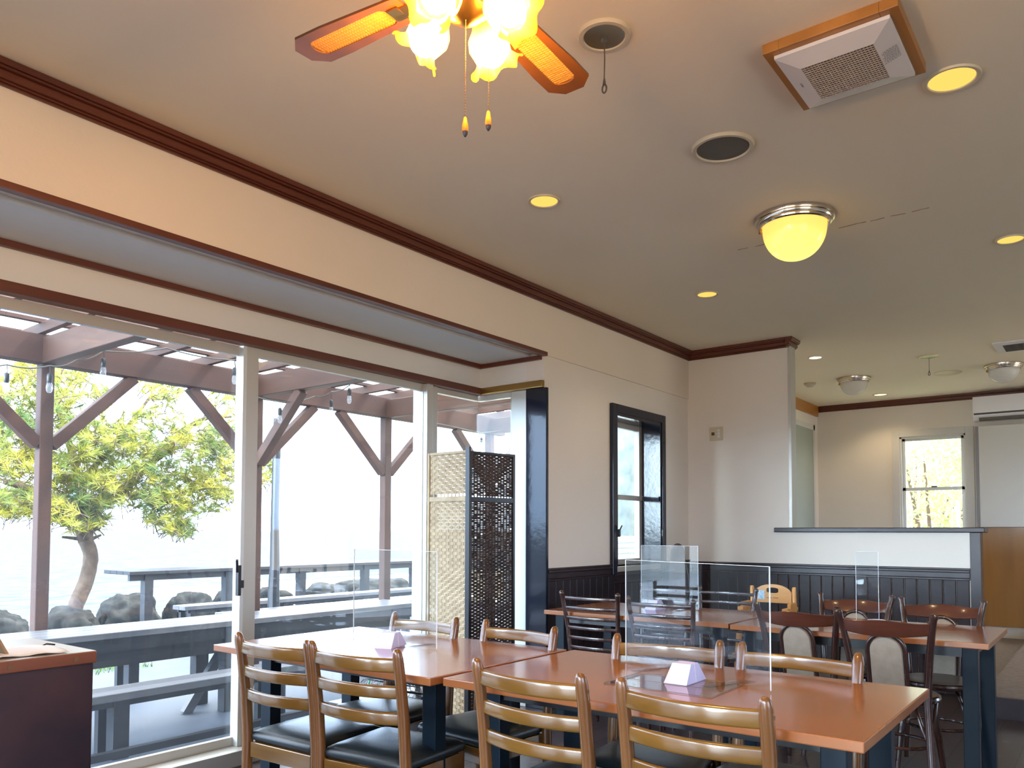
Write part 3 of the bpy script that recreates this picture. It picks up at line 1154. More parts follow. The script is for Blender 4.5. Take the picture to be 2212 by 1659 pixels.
# positions found from the photo at the fan's own distance
def at_dist(u, v, dist):
    d = _F + _R2 * ((u - 1106) / FPX) - _U2 * ((v - V0) / FPX)
    k = dist / math.hypot(d.x, d.y)
    return CAM + d * k


DF = math.hypot(HX, HY)
for u, vt, vb, dd in ((1005, 30, 254, -.02), (1055, 60, 241, -.02)):
    pb = at_dist(u, vb, DF + dd)
    chain(pb.x - HX, pb.y - HY, -.10 if u < 1050 else -.13, pb.z - 2.374)
# ------------------------------------------------------------------ tables
def make_table(name, label, cx, cy, w, d, h, legs, group, lw=.062):
    """w along x, d along y"""
    c = thing(name, label, 'table', (cx, cy, 0), 0, group)
    mb = MB().box(-w / 2, w / 2, -d / 2, d / 2, h - .026, h, .003)
    mb.build('tabletop', M['table'], c, smooth=0)
    for x, y in legs:
        MB().box(x - .026, x + .026, y - lw / 2, y + lw / 2, 0, h - .026, .003).build('leg', M['leg_navy'], c, smooth=0)
    x0, x1, y0, y1 = legs[0][0], legs[2][0], legs[0][1], legs[1][1]
    mb = MB()
    mb.box(x0 - .01, x0 + .01, y0, y1, h - .075, h - .026)
    mb.box(x1 - .01, x1 + .01, y0, y1, h - .075, h - .026)
    mb.box(x0, x1, y0 - .01, y0 + .01, h - .075, h - .026)
    mb.box(x0, x1, y1 - .01, y1 + .01, h - .075, h - .026)
    mb.build('apron', M['black'], c, smooth=0)
    return c


def legs4(w, d, ix, iy):
    return [(-w / 2 + ix, -d / 2 + iy), (-w / 2 + ix, d / 2 - iy), (w / 2 - ix, -d / 2 + iy), (w / 2 - ix, d / 2 - iy)]


T2 = make_table('dining_table', 'wood-topped dining table nearest the camera, with a lavender card and clear screen, front right', 2.245, 1.076, .755, 1.245, .74, legs4(.755, 1.245, .15, .10), 'front pair of tables')
T1 = make_table('dining_table', 'wood-topped dining table beside the big sliding window, front left', 2.225, 2.325, .775, 1.20, .74, legs4(.775, 1.20, .175, .145), 'front pair of tables')
B2 = make_table('dining_table', 'wood-topped dining table at the right end of the back row, before the half wall', 4.345, 1.034, .73, 1.16, .72, legs4(.73, 1.16, .08, .08), 'back pair of tables')
B1 = make_table('dining_table', 'wood-topped dining table of the back row under the small navy-framed window', 4.375, 2.225, .73, 1.18, .72, legs4(.73, 1.18, .08, .08), 'back pair of tables')


# ------------------------------------------------------------------ honey chairs
def honey_chair(label):
    """sitter looks to +x; backrest posts near x=0; width along y"""
    c = thing('dining_chair', label, 'chair', (0, 0, 0), 0, 'honey wood ladder-back chairs')
    W = .187
    for s in (-1, 1):
        rings = []
        for z, x, wx, wy in ((0, .0, .030, .028), (.25, .008, .036, .030), (.44, .012, .040, .032), (.60, .0, .038, .033), (.74, -.020, .034, .034), (.80, -.032, .031, .034), (.818, -.035, .026, .028), (.827, -.037, .018, .019), (.830, -.038, .007, .008)):
            rings.append([(x + a, s * W + b, z) for a, b in rrect(wx, wy, min(wx, wy) * .42, 3)])
        mb = MB().rings(rings)
        o = mb.build('back_post', M['honey_post'], c, smooth=50)
        # wooden plug on the outer face
    for z0, h, dx in ((.775, .046, -.026), (.688, .042, -.012), (.602, .042, .0)):
        path = []
        for k in range(13):
            t = -1 + 2 * k / 12
            path.append((dx - .034 * (1 - t * t) + .0, t * (W - .012), z0))
        MB().sweep(path, rrect(.017, h, .007, 3), scales=None).build('back_slat', M['honey'], c, smooth=50)
    for s in (-1, 1):
        MB().lathe([(0, -.001), (.005, -.001), (.005, .001), (0, .001)], 10, c=(-.026, s * (W + .0168), .782), mat=Matrix.Rotation(PI / 2, 4, 'X')).build('post_plug', M['printdark'], c)
    # seat
    d0, d1 = .015, .345
    w0, w1 = .174, .188
    def trap(g, z, bul=0):
        pts = []
        P = [(d0 - g, -w0 - g), (d1 + g, -w1 - g), (d1 + g, w1 + g), (d0 - g, w0 + g)]
        r_ = .03
        for i in range(4):
            p = Vector(P[i]).to_3d()
            a = (Vector(P[i - 1]).to_3d() - p).normalized()
            b = (Vector(P[(i + 1) % 4]).to_3d() - p).normalized()
            for t in range(5):
                u = t / 4
                q = p + a * r_ * (1 - u) ** 2 + b * r_ * u ** 2
                pts.append((q.x, q.y, z))
        return pts
    rings = [trap(-.004, .428), trap(.004, .434), trap(.006, .448), trap(.0, .460), trap(-.02, .470), trap(-.06, .476), trap(-.11, .478)]
    MB().rings(rings).build('seat_cushion', M['vinyl'], c, smooth=50)
    mb = MB()
    mb.bar((d0, -w0 + .01, .398), (d0, w0 - .01, .398), .02, .056, bev=.002)
    mb.bar((d1 - .01, -w1 + .01, .398), (d1 - .01, w1 - .01, .398), .02, .056, bev=.002)
    for s in (-1, 1):
        mb.bar((d0, s * (w0 - .005), .398), (d1 - .01, s * (w1 - .01), .398), .02, .056, bev=.002)
    mb.build('seat_frame', M['honey'], c, smooth=0)
    for s in (-1, 1):
        rings = []
        for z, r_ in ((0, .024), (.2, .030), (.37, .036), (.43, .036)):
            rings.append([(d1 - .02 + a, s * (w1 - .018) + b, z) for a, b in rrect(r_, r_, r_ * .3, 2)])
        MB().rings(rings).build('front_leg', M['honey_post'], c, smooth=40)
        MB().bar((.01, s * (W - .004), .20), (d1 - .02, s * (w1 - .018), .22), .014, .026, bev=.004).build('side_stretcher', M['honey'], c, smooth=0)
    MB().bar((.19, -w1 + .022, .215), (.19, w1 - .022, .215), .014, .022, bev=.004).build('cross_stretcher', M['honey'], c, smooth=0)
    return c


def put(c, x, y, rz):
    c.location = (x, y, 0)
    c.rotation_euler = (0, 0, R(rz))


# near side: post tops measured in the photo; base sits .036 further forward
near = [
    (1.725, 2.388, 2.5, 'honey wood ladder-back chair at the far left, nearest the big window, back to the camera'),
    (1.756, 1.997, 5.8, 'honey ladder-back chair second from the left, back to the camera, beside the teal table leg'),
    (1.785, 1.316, -3.4, 'honey wood ladder-back chair third from the left, at the front table, back to the camera'),
    (1.784, .829, -1.0, 'honey wood ladder-back chair closest to the camera at the bottom right, back to the camera'),
]
farc = [
    (2.594, 2.470, 180, 'honey wood chair across the window table, seen partly through the clear screen'),
    (2.598, 1.945, 174.8, 'honey wood chair across the window table, in front of the dark woven screen'),
    (2.580, 1.278, 188.6, 'honey wood chair across the near table, behind the lavender card'),
    (2.614, .832, 178, 'honey wood chair across the near table, right one, in front of the beige-padded chairs'),
]
hc = None
for x, y, rz, lab in near + farc:
    if hc is None:
        hc = honey_chair(lab)
        o = hc
    else:
        o = dup(hc, (0, 0, 0), 0, lab)
    a = R(rz)
    put(o, x + .038 * math.cos(a), y + .038 * math.sin(a), rz)


# ------------------------------------------------------------------ dark ladder chairs
def ladder_chair(label):
    c = thing('ladder_back_chair', label, 'chair', (0, 0, 0), 0, 'dark ladder-back chairs at the back tables')
    for s in (-1, 1):
        path = []
        rad = []
        for z, x, y, r_ in ((0, .0, .150, .011), (.3, .01, .152, .014), (.45, .01, .155, .014), (.62, -.005, .166, .0135), (.78, -.035, .182, .013), (.825, -.045, .186, .012), (.83, -.046, .1865, .015), (.842, -.048, .188, .015), (.850, -.05, .189, .006)):
            path.append((x, s * y, z))
            rad.append(r_)
        MB().tube(path, rad, 12).build('back_post', M['espresso'], c, smooth=50)
    for i in range(6):
        z0 = .808 - i * .058
        k = (.85 - z0) / .4
        w = .183 - .030 * min(1, k)
        dx = -.041 + .05 * min(1, k)
        path = [(dx - .028 * (1 - t * t), t * w, z0) for t in [(-1 + q / 5) for q in range(11)]]
        MB().sweep(path, rrect(.010, .021, .0045, 3)).build('back_slat', M['espresso'], c, smooth=50)
    rings = []
    for z, g in ((.432, -.01), (.436, 0), (.452, 0), (.457, -.008)):
        rings.append([(.185 + (.19 + g) * math.cos(2 * PI * t / 28) * (abs(math.cos(2 * PI * t / 28)) ** -.25 if abs(math.cos(2 * PI * t / 28)) > .05 else 1), (.185 + g) * math.sin(2 * PI * t / 28) * (abs(math.sin(2 * PI * t / 28)) ** -.25 if abs(math.sin(2 * PI * t / 28)) > .05 else 1), z) for t in range(28)])
    MB().rings(rings).build('seat', M['espresso'], c, smooth=40)
    for s in (-1, 1):
        MB().tube([(.33, s * .15, .435), (.35, s * .168, .2), (.365, s * .18, 0)], [.017, .015, .010], 10).build('front_leg', M['espresso'], c)
    mb = MB()
    for s in (-1, 1):
        mb.tube([(.008, s * .152, .22), (.35, s * .167, .2)], .008, 8)
    mb.tube([(.345, -.165, .25), (.345, .165, .25)], .008, 8)
    mb.build('stretcher', M['espresso'], c)
    return c


lads = [
    (3.955, 2.457, 0, 1.5, 'dark slatted chair at the left of the back row, back to the camera'),
    (3.85, 1.95, 0, 3, 'dark slatted ladder-back chair seen through the clear screen, back to the camera'),
    (4.84, 2.40, 180, 0, 'dark ladder-back chair across the back table, under the small window, facing the camera'),
    (4.87, 1.99, 180, 0, 'dark ladder-back chair across the back table, left of the wooden child seat'),
]
lc = None
for x, y, b0, dz_, lab in lads:
    if lc is None:
        lc = ladder_chair(lab)
        o = lc
    else:
        o = dup(lc, (0, 0, 0), 0, lab)
    a = R(b0 + dz_)
    put(o, x + .048 * math.cos(a), y + .048 * math.sin(a), b0 + dz_)


# ------------------------------------------------------------------ bentwood chairs with padded splat
def bentwood_chair(label):
    c = thing('bentwood_chair', label, 'chair', (0, 0, 0), 0, 'dark bentwood chairs with beige padded backs')
    for s in (-1, 1):
        path, rad = [], []
        for z, x, y, r_ in ((0, -.03, .175, .012), (.25, .0, .160, .0155), (.45, .015, .150, .017), (.62, -.005, .162, .0165), (.76, -.045, .180, .016), (.825, -.07, .192, .015), (.834, -.073, .1935, .018), (.845, -.076, .195, .016), (.848, -.077, .1955, .005)):
            path.append((x, s * y, z))
            rad.append(r_)
        MB().tube(path, rad, 12).build('back_post', M['espresso'], c, smooth=50)
    # curved top rail with a gently waved top edge
    n = 20
    rings = []
    for k in range(n + 1):
        t = -1 + 2 * k / n
        x = -.062 - .058 * (1 - t * t)
        y = t * .183
        zt = .823 - .010 * (1 - t * t) + .009 * math.cos(t * PI * 1.0) * (1 if abs(t) < .99 else 1) - .006
        zb = .741 + .014 * abs(t) ** 2
        lean = .018
        th = .006
        rings.append([(x - th, y, zt - .004), (x - th * .4, y, zt), (x + th * .4, y, zt), (x + th, y, zt - .004), (x + th + lean, y, zb + .004), (x + th * .4 + lean, y, zb), (x - th * .4 + lean, y, zb), (x - th + lean, y, zb + .004)])
    MB().rings(rings).build('top_rail', M['rosewood'], c, smooth=50)
    # hoop and pad
    def arch(w, z0, z1, n=16):
        pts = [(z0, -w)]
        for k in range(n + 1):
            a = PI * k / n
            pts.append((z1 - w + w * math.sin(a), -w * math.cos(a)))
        pts.append((z0, w))
        return pts
    def bx(z):
        return .02 - (z - .45) * .29 - .012
    A = arch(.078, .455, .752)
    MB().tube([(bx(z), y, z) for z, y in A], .0095, 10).build('splat_hoop', M['espresso'], c, smooth=60)
    A = arch(.067, .460, .741)
    f = [(bx(z) - .011, y * .93, .595 + (z - .595) * .965) for z, y in A]
    g = [(bx(z) - .004, y, z) for z, y in A]
    h = [(bx(z) + .004, y, z) for z, y in A]
    i2 = [(bx(z) + .012, y * .93, .595 + (z - .595) * .965) for z, y in A]
    MB().rings([f, g, h, i2]).build('splat_pad', M['beige_fabric'], c, smooth=50)
    MB().lathe([(0, .432), (.172, .432), (.182, .438), (.185, .448), (.182, .458), (.172, .462)], 36, c=(.172, 0, 0)).build('seat_ring', M['espresso'], c)
    MB().lathe([(.173, .4615), (.158, .466), (.09, .464), (0, .463)], 36, c=(.172, 0, 0)).build('seat_panel', M['tan_seat'], c)
    for s in (-1, 1):
        MB().tube([(.29, s * .125, .435), (.312, s * .150, .25), (.335, s * .175, 0)], [.018, .016, .011], 10).build('front_leg', M['espresso'], c)
    mb = MB()
    mb.tube([(.165 + .14 * math.cos(2 * PI * k / 24), .145 * math.sin(2 * PI * k / 24), .235) for k in range(24)], .008, 8, True)
    mb.build('leg_ring', M['espresso'], c)
    for s in (-1, 1):
        for pth in ([(.005, s * .157, .27), (.02, s * .13, .33), (.06, s * .10, .40), (.12, s * .08, .432)],
                    [(.315, s * .152, .24), (.305, s * .125, .33), (.28, s * .10, .40), (.25, s * .08, .432)],
                    [(.02, s * .155, .27), (.10, s * .165, .37), (.16, s * .165, .432)]):
            MB().tube(pth, .0075, 8).build('bent_brace', M['espresso'], c)
    return c


bents = [
    (3.93, 1.26, 0, 0, 'dark bentwood chair at the right back table, left of two with backs to the camera'),
    (3.80, .829, 0, 1.5, 'dark bentwood chair with beige padded splat closest to the camera at the right back table'),
    (4.80, 1.20, 180, 0, 'dark bentwood chair across the back table, behind the narrow clear stand'),
    (4.76, .757, 180, 4, 'dark bentwood chair across the back table at the right end, before the half wall post'),
]
bc_ = None
for x, y, b0, dz_, lab in bents:
    if bc_ is None:
        bc_ = bentwood_chair(lab)
        o = bc_
    else:
        o = dup(bc_, (0, 0, 0), 0, lab)
    a = R(b0 + dz_)
    put(o, x + .076 * math.cos(a), y + .076 * math.sin(a), b0 + dz_)

# ------------------------------------------------------------------ wooden child seat
c = thing('child_chair', 'light wooden child chair with a handle hole and blue sticker, behind the back tables', 'child chair', (5.62, 1.96, 0), R(180))
# local: backrest faces the camera after rotation of 180 (front towards -x world is +x local)
outer = []
for k in range(17):
    t = -1 + 2 * k / 16
    outer.append((t * .135, .735 + .095 * math.sqrt(max(0, 1 - (abs(t) * .93) ** 2.2))))
outer = [(-.135, .70)] + outer + [(.135, .70)]
hole = [(.042 * max(-1, min(1, 1.35 * math.cos(2 * PI * k / 24))), .787 + .020 * math.sin(2 * PI * k / 24)) for k in range(24)]
cy0, cz0 = 0, .787
def rh(poly, ang, c0):
    d = Vector((math.cos(ang), math.sin(ang)))
    best = None
    for i in range(len(poly)):
        p = Vector(poly[i]) - Vector(c0)
        q2 = Vector(poly[(i + 1) % len(poly)]) - Vector(c0)
        e = q2 - p
        den = d.x * e.y - d.y * e.x
        if abs(den) < 1e-10:
            continue
        t = (p.x * e.y - p.y * e.x) / den
        s_ = (p.x * d.y - p.y * d.x) / den
        if t > 0 and -1e-6 <= s_ <= 1 + 1e-6 and (best is None or t > best):
            best = t
    return (c0[0] + d.x * best, c0[1] + d.y * best)
angs = sorted([math.atan2(z - cz0, y - cy0) for y, z in outer] + [2 * PI * k / 24 - PI + .01 for k in range(24)])
O = [rh(outer, t, (cy0, cz0)) for t in angs]
I = [rh(hole, t, (cy0, cz0)) for t in angs]
mb = MB()
mb.rings([[(-.01, y, z) for y, z in O], [(.01, y, z) for y, z in O], [(.01, y, z) for y, z in I], [(-.01, y, z) for y, z in I]], cap=False, closed=True)
bk = mb.build('backrest', M['childwood'], c, smooth=0)
MB().box(-.0095 + .0195, .0115, -.105, -.055, .722, .785, .001).build('sticker', M['sticker'], bk, smooth=0)
mb = MB()
for k in range(9):
    if k != 4:
        mb.box(.0095, .011, .035 - k * .0095, .041 - k * .0095, .732, .738)
mb.build('stamped_mark', M['printdark'], bk, smooth=0)
for s in (-1, 1):
    mb = MB()
    mb.rings([[(x + a, s * .15 + b, z) for a, b in rrect(w, .024, .007, 2)] for z, x, w in ((0, -.06, .04), (.45, -.03, .045), (.80, .0, .035), (.815, .0, .02))])
    mb.build('side_post', M['childwood'], c, smooth=40)
    mb = MB().box(-.01, .22, s * .155 - .02, s * .155 + .02, .655, .68, .006).box(.02, .16, s * .165 - .012, s * .165 + .012, .60, .71, .005)
    mb.build('armrest', M['childwood'], c, smooth=0)
    MB().bar((.22, s * .15, .66), (.30, s * .17, 0), .028, .035, bev=.004).build('front_leg', M['childwood'], c, smooth=0)
MB().box(-.02, .22, -.14, .14, .47, .49, .004).build('seat', M['childwood'], c, smooth=0)
MB().box(.18, .28, -.16, .16, .22, .24, .004).build('footrest', M['childwood'], c, smooth=0)


# ------------------------------------------------------------------ clear screens and cards
def acrylic(p, q, z0, z1, label, foot=None, th=.004, mat='acrylic'):
    p, q = Vector((p[0], p[1], 0)), Vector((q[0], q[1], 0))
    mid = (p + q) / 2
    ang = math.atan2(q.y - p.y, q.x - p.x)
    L = (q - p).length
    c = thing('clear_screen', label, 'table screen', (mid.x, mid.y, z0), ang)
    MB().box(-L / 2, L / 2, -th / 2, th / 2, .006, z1 - z0, .001, 1).build('panel', M[mat], c, smooth=0)
    e = MB()
    e.box(-L / 2 - .0015, -L / 2, -th / 2, th / 2, .006, z1 - z0)
    e.box(L / 2, L / 2 + .0015, -th / 2, th / 2, .006, z1 - z0)
    e.box(-L / 2, L / 2, -th / 2, th / 2, z1 - z0, z1 - z0 + .0012)
    e.build('polished_edge', M['acrylic_edge'], c, smooth=0)
    a, b = foot or (L * .8, .10)
    for s in ((-.25, .25) if L > .2 else (0,)):
        mb = MB().box(s * L - .0025 - (.0 if L > .2 else .05), s * L + .0025 + (.0 if L > .2 else .05), -b / 2, b / 2, 0, .006, .001, 1)
        if L > .2:
            mb = MB().box(s * L - .02, s * L + .02, -b, b, 0, .005, .001, 1)
        mb.build('foot', M['acrylic'], c, smooth=0)
    return c


acrylic((2.27, .801), (2.491, 1.393), .74, 1.10, 'clear acrylic screen standing on the nearest table')
acrylic((2.277, 2.105), (2.403, 2.724), .74, 1.12, 'clear acrylic screen standing on the window table, front left')
acrylic((4.55, 2.432), (4.55, 2.045), .72, 1.113, 'clear acrylic screen on the back table under the small window, bright with reflections', mat='acrylic_gloss')
pa, pb_ = at(1850, 1300, 0, 4.40), at(1898, 1300, 0, 4.40)
acrylic((pa.x, pa.y), (pb_.x, pb_.y), .72, 1.10, 'narrow clear acrylic stand on the right-hand back table')
# flat clear plate on the near table
o = MB().box(2.095, 2.335, .906, 1.25, .7402, .7425, .0005, 1).build('clear_plate', M['plate'], loc=(2.215, 1.08, .74), smooth=0)
tag(o, 'flat clear acrylic plate lying on the nearest table beside the card', 'plate')
mb = MB()
for a in ((2.095, 2.335, .906, .908), (2.095, 2.335, 1.248, 1.25), (2.095, 2.097, .908, 1.248), (2.333, 2.335, .908, 1.248), (2.205, 2.2065, .908, 1.248)):
    mb.box(a[0] - 2.215, a[1] - 2.215, a[2] - 1.08, a[3] - 1.08, .0022, .0030)
mb.build('plate_edge', M['gunmetal'], o, smooth=0)


def card(x, y, z, rz, w, label):
    c = thing('table_card', label, 'card', (x, y, z), rz)
    # folded menu card: wide foot, narrow top
    a, b, t1, t2, h = .072, w / 2, .026, .030, .056
    mb = MB().rings([[(-a, -b, 0), (a, -b, 0), (a, b, 0), (-a, b, 0)], [(-t1, -t2, h), (t1, -t2, h), (t1, t2, h), (-t1, t2, h)]])
    mb.build('folded_card', M['lavender'], c, smooth=0)
    mb = MB()
    mb.bar((-a * .98 + .0, -b - .0004, .002), (-t1, -t2 - .0006, h), .0012, .0012)
    mb.bar((0, -b - .0004, .0), (0, -t2 - .0006, h), .001, .001)
    mb.build('fold_line', M['white_plastic'], c, smooth=0)
    return c


card(2.277, 1.068, .7425, R(0), .074, 'lavender folded paper card on the nearest table')
card(2.245, 2.325, .74, R(20), .074, 'lavender folded paper card on the window table, front left')
card(4.48, 2.30, .72, R(0), .074, 'lavender folded paper card on the back table, seen through the clear screens')
# small dish behind the narrow stand
mb = MB().lathe([(.0, 0), (.03, 0), (.042, .012), (.045, .02), (.040, .02), (.028, .006), (0, .005)], 24)
o = mb.build('small_dish', M['white_plastic'])
o.location = (4.50, 1.02, .72)
tag(o, 'small white dish on the right-hand back table by the narrow stand', 'dish')

# ------------------------------------------------------------------ folding screen
c = thing('folding_screen', 'two-panel woven folding screen, one panel tan and one dark, in the window corner', 'folding screen', (3.70, 3.16, 0))
M['tanweave'] = mottled('tan_paper_weave', (.34, .255, .155), (.44, .345, .22), 12, .7)
M['darkweave'] = mottled('dark_weave', (.018, .010, .010), (.05, .028, .022), 12, .6)
M['blackwood'] = plain('black_lacquer', (.008, .007, .010), .3)


def weave_panel(parent, name, ang, L, H, wm, fm, cell=(.030, .021), gap=.0035, rnd=0, ncol=None):
    rot = Matrix.Rotation(ang, 4, 'Z')
    f = MB()
    for a in ((0, .018, 0, H), (L - .018, L, 0, H)):
        f.box(a[0], a[1], -.010, .010, a[2], a[3], .002, 1, rot)
    for z, dz in ((0.02, .014), (H * .5 - .610, .030), (H - .312, .030), (H - .016, .016)):
        f.box(.018, L - .018, -.008, .008, z, z + dz, .001, 1, rot)
    o = f.build(name, fm, parent, smooth=0)
    mb = MB()
    rr = random.Random(11)
    z = .034
    row = 0
    # vertical warps
    nc = int((L - .036) / cell[0])
    cw = (L - .036) / nc
    for k in range(nc + 1):
        x = .018 + cw * k
        mb.box(x - .0045, x + .0045, -.0012, .0012, .03, H - .012, 0, 1, rot)
    while z < H - .018:
        skip = any(abs(z - q) < .014 for q in (H - .296, H * .5 - .596))
        if not skip:
            for k in range(nc):
                s = 1 if (k + row) % 2 else -1
                x0 = .018 + cw * k + gap * .5
                x1 = x0 + cw - gap
                hh = cell[1] - .0004
                if rnd:
                    hh *= rr.uniform(.88, 1.10)
                    if rr.random() < .012:
                        continue
                # bulged strip segment
                za = z
                n = 4
                rings = []
                for q in range(n + 1):
                    t = q / n
                    bul = .0055 * math.sin(PI * t) * s
                    xx = x0 + (x1 - x0) * t
                    rings.append([rot @ Vector((xx, bul - .0009, za)), rot @ Vector((xx, bul + .0009, za)), rot @ Vector((xx, bul + .0009, za + hh)), rot @ Vector((xx, bul - .0009, za + hh))])
                mb.rings(rings)
        z += cell[1]
        row += 1
    mb.build('weave', wm, o, smooth=40)
    return o


a1 = math.atan2(3.52 - 3.16, 3.72 - 3.70)
weave_panel(c, 'tan_panel', a1, .36, 1.70, M['tanweave'], M['tanweave'], (.030, .020), .0055)
a2 = math.atan2(3.09 - 3.16, 4.05 - 3.70)
weave_panel(c, 'dark_panel', a2, .372, 1.695, M['darkweave'], M['blackwood'], (.024, .0105), .0008, 1)
mb = MB().box(-.016, -.001, -.016, .016, 0, 1.72, .002)
mb.build('hinge_post', M['blackwood'], c, smooth=0)

# ------------------------------------------------------------------ cabinet on the left
c = thing('cabinet', 'dark red-brown wooden cabinet at the left edge with worn top', 'cabinet', (.70, 2.60, 0))
M['cab_front'] = mottled('cabinet_front', (.006, .005, .012), (.050, .019, .022), 3.0, .35, .1, detail=6)
M['cab_top'] = wood('cabinet_edge', (.13, .038, .016), (.20, .065, .03), .4, 0, 6, .1)
M['cab_topface'] = mottled('cabinet_worn_top', (.30, .24, .19), (.40, .33, .27), 5, .3)
MB().box(-.5, .412, -.215, .22, 0, .815, .003).build('body', M['cab_front'], c, smooth=0)
MB().box(-.5, .418, -.222, .225, .815, .848, .003).build('top_board', M['cab_top'], c, smooth=0)
MB().box(-.498, .416, -.220, .223, .848, .850).build('top_face', M['cab_topface'], c, smooth=0)
mb = MB()
for u in (.36, .19 - .0):
    mb.box(u - .006, u + .006, -.2235, -.2215, .826, .838)
mb.build('wood_plug', M['printdark'], c, smooth=0)
# papers and a leaning board
mb = MB()
n = 10
P0 = Vector((.955, 2.45, .852))
grid = []
for i in range(n + 1):
    rowp = []
    for j in range(n + 1):
        s, t = i / n, j / n
        x = .845 + .20 * s + .03 * t
        y = 2.40 + .20 * t - .03 * s + .02
        zz = .8525 + .010 * math.sin(PI * s) * math.sin(PI * t) + .004 * math.sin(7 * s + 3 * t) ** 2
        rowp.append(mb.bm.verts.new((x, y, zz)))
    grid.append(rowp)
for i in range(n):
    for j in range(n):
        mb.bm.faces.new((grid[i][j], grid[i + 1][j], grid[i + 1][j + 1], grid[i][j + 1]))
o = mb.build('paper_sheet', M['paper'], loc=(.95, 2.5, .851), smooth=60)
md = o.modifiers.new('t', 'SOLIDIFY')
md.thickness = .0008
tag(o, 'creased white paper sheet lying on the dark cabinet', 'paper')
c = thing('leaning_board', 'brown card menu board leaning at the left edge on the dark cabinet', 'menu board', (.80, 2.48, .851), R(15))
m = Matrix.Rotation(R(-30), 4, 'Y')
mb = MB().box(-.004, .004, -.06, .12, 0, .22, .001, 1, Matrix.Translation((.10, 0, 0)) @ m)
mb.build('card_front', M['card'], c, smooth=0)
mb = MB().box(-.003, .003, -.06, .12, 0, .19, .001, 1, Matrix.Translation((-.12, 0, 0)) @ Matrix.Rotation(R(30), 4, 'Y'))
mb.build('card_back', M['card'], c, smooth=0)
o = MB().tube([(0, 0, .004), (.02, .01, .009), (.045, .012, .004)], .0025, 6).build('pen', M['black'])
o.location = (1.03, 2.54, .8525)
tag(o, 'short black pen on the dark cabinet by the paper', 'pen')

# ------------------------------------------------------------------ clutter beyond the window table
c = thing('low_stand', 'low black stand behind the window table holding a fan and a bottle', 'stand', (3.04, 3.16, 0))
MB().box(-.24, .26, -.22, .22, .265, .29, .004).build('top', M['black'], c, smooth=0)
for x, y in ((-.21, -.19), (.23, -.19), (-.21, .19), (.23, .19)):
    MB().box(x - .015, x + .015, y - .015, y + .015, 0, .265, .002).build('leg', M['black'], c, smooth=0)
MB().box(-.22, .24, -.2, .2, .08, .095, .002).build('lower_shelf', M['black'], c, smooth=0)
c = thing('desk_fan', 'desk fan with black wire guard lying on the low stand behind the window table', 'fan', (2.98, 3.08, .29))
tm = Matrix.Translation((0, 0, .075)) @ Matrix.Rotation(R(14), 4, 'Y')
mb = MB()
for zz, rr_ in ((-.03, .15), (0, .165), (.03, .15), (.045, .10), (.05, .05), (-.045, .1)):
    mb.tube([tm @ Vector((rr_ * math.cos(2 * PI * k / 40), rr_ * math.sin(2 * PI * k / 40), zz)) for k in range(40)], .0022 if rr_ != .165 else .006, 6, True)
for k in range(28):
    a = 2 * PI * k / 28
    mb.tube([tm @ Vector((q * math.cos(a + (q - .1) * 1.5), q * math.sin(a + (q - .1) * 1.5), zz)) for q, zz in ((.03, .051), (.08, .048), (.12, .038), (.15, .03), (.163, .012), (.163, -.012), (.15, -.03), (.10, -.045), (.04, -.05))], .0011, 4)
mb.build('wire_guard', M['black'], c)
mb = MB()
for k in range(4):
    a = 2 * PI * k / 4
    pts = []
    for i in range(7):
        r_ = .03 + .11 * i / 6
        for_w = .5 * math.sin(PI * min(1, .25 + i / 7))
        pts.append((r_, for_w))
    rings = []
    for r_, w in pts:
        rings.append([tm @ Vector((r_ * math.cos(a + s * w * .8), r_ * math.sin(a + s * w * .8), s * .014 + e)) for s, e in ((-1, 0), (0, .003), (1, 0), (0, -.001))])
    mb.rings(rings)
mb.build('fan_blades', M['white_plastic'], c)
MB().lathe([(0, -.05), (.035, -.05), (.035, .03), (.02, .052), (0, .055)], 20, mat=tm).build('hub', M['black'], c)
MB().lathe([(.07, 0), (.075, .005), (.05, .02), (.02, .03), (.02, .05), (0, .05)], 24).build('base', M['black'], c)
c = thing('spray_bottle', 'dark blue bottle with a pale label on the low stand behind the window table', 'bottle', (3.16, 3.00, .29))
MB().lathe([(0, 0), (.026, 0), (.028, .006), (.028, .10), (.022, .118), (.011, .128), (.011, .145), (0, .145)], 20).build('bottle_body', plain('blue_bottle', (.01, .03, .10), .25), c)
MB().lathe([(.0285, .02), (.0285, .085)], 20).build('label', M['paper'], c)
MB().box(-.018, .018, -.008, .008, .145, .172, .003).build('spray_head', M['white_plastic'], c, smooth=0)
o = MB().box(3.20, 3.29, 3.0, 3.12, .29, .40, .006).build('black_box', M['black'], loc=(3.245, 3.06, .29), smooth=0)
tag(o, 'small black box on the low stand behind the window table', 'box')
o = MB().tube([(2.93, 3.30, .294), (3.03, 3.32, .33), (3.08, 3.34, .40)], .006, 8).build('green_marker', plain('green_plastic', (.04, .55, .28), .4), loc=(2.93, 3.30, .292))
tag(o, 'short green plastic rod standing on the low stand', 'rod')

# dark padded bag standing in the corner beyond the back tables
px = at(1464, 1200, 0, 5.75)
c = thing('padded_bag', 'tall dark brown padded bag standing behind the back table near the window', 'bag', (5.75, px.y, 0))
mb = MB()
rings = []
for z, r_ in ((0, .075), (.01, .085), (.3, .082), (.7, .075), (1.0, .062), (1.06, .055), (1.095, .038), (1.11, .012)):
    rings.append([(r_ * math.cos(2 * PI * k / 20) * .8, r_ * math.sin(2 * PI * k / 20), z) for k in range(20)])
mb.rings(rings).build('bag_body', mottled('brown_padded_fabric', (.045, .025, .022), (.085, .05, .045), 8, .75, .2), c, smooth=60)
MB().tube([(0, -.06, .98), (-.02, -.10, .85), (-.02, -.115, .6), (0, -.085, .35)], .008, 8).build('strap', M['black'], c)
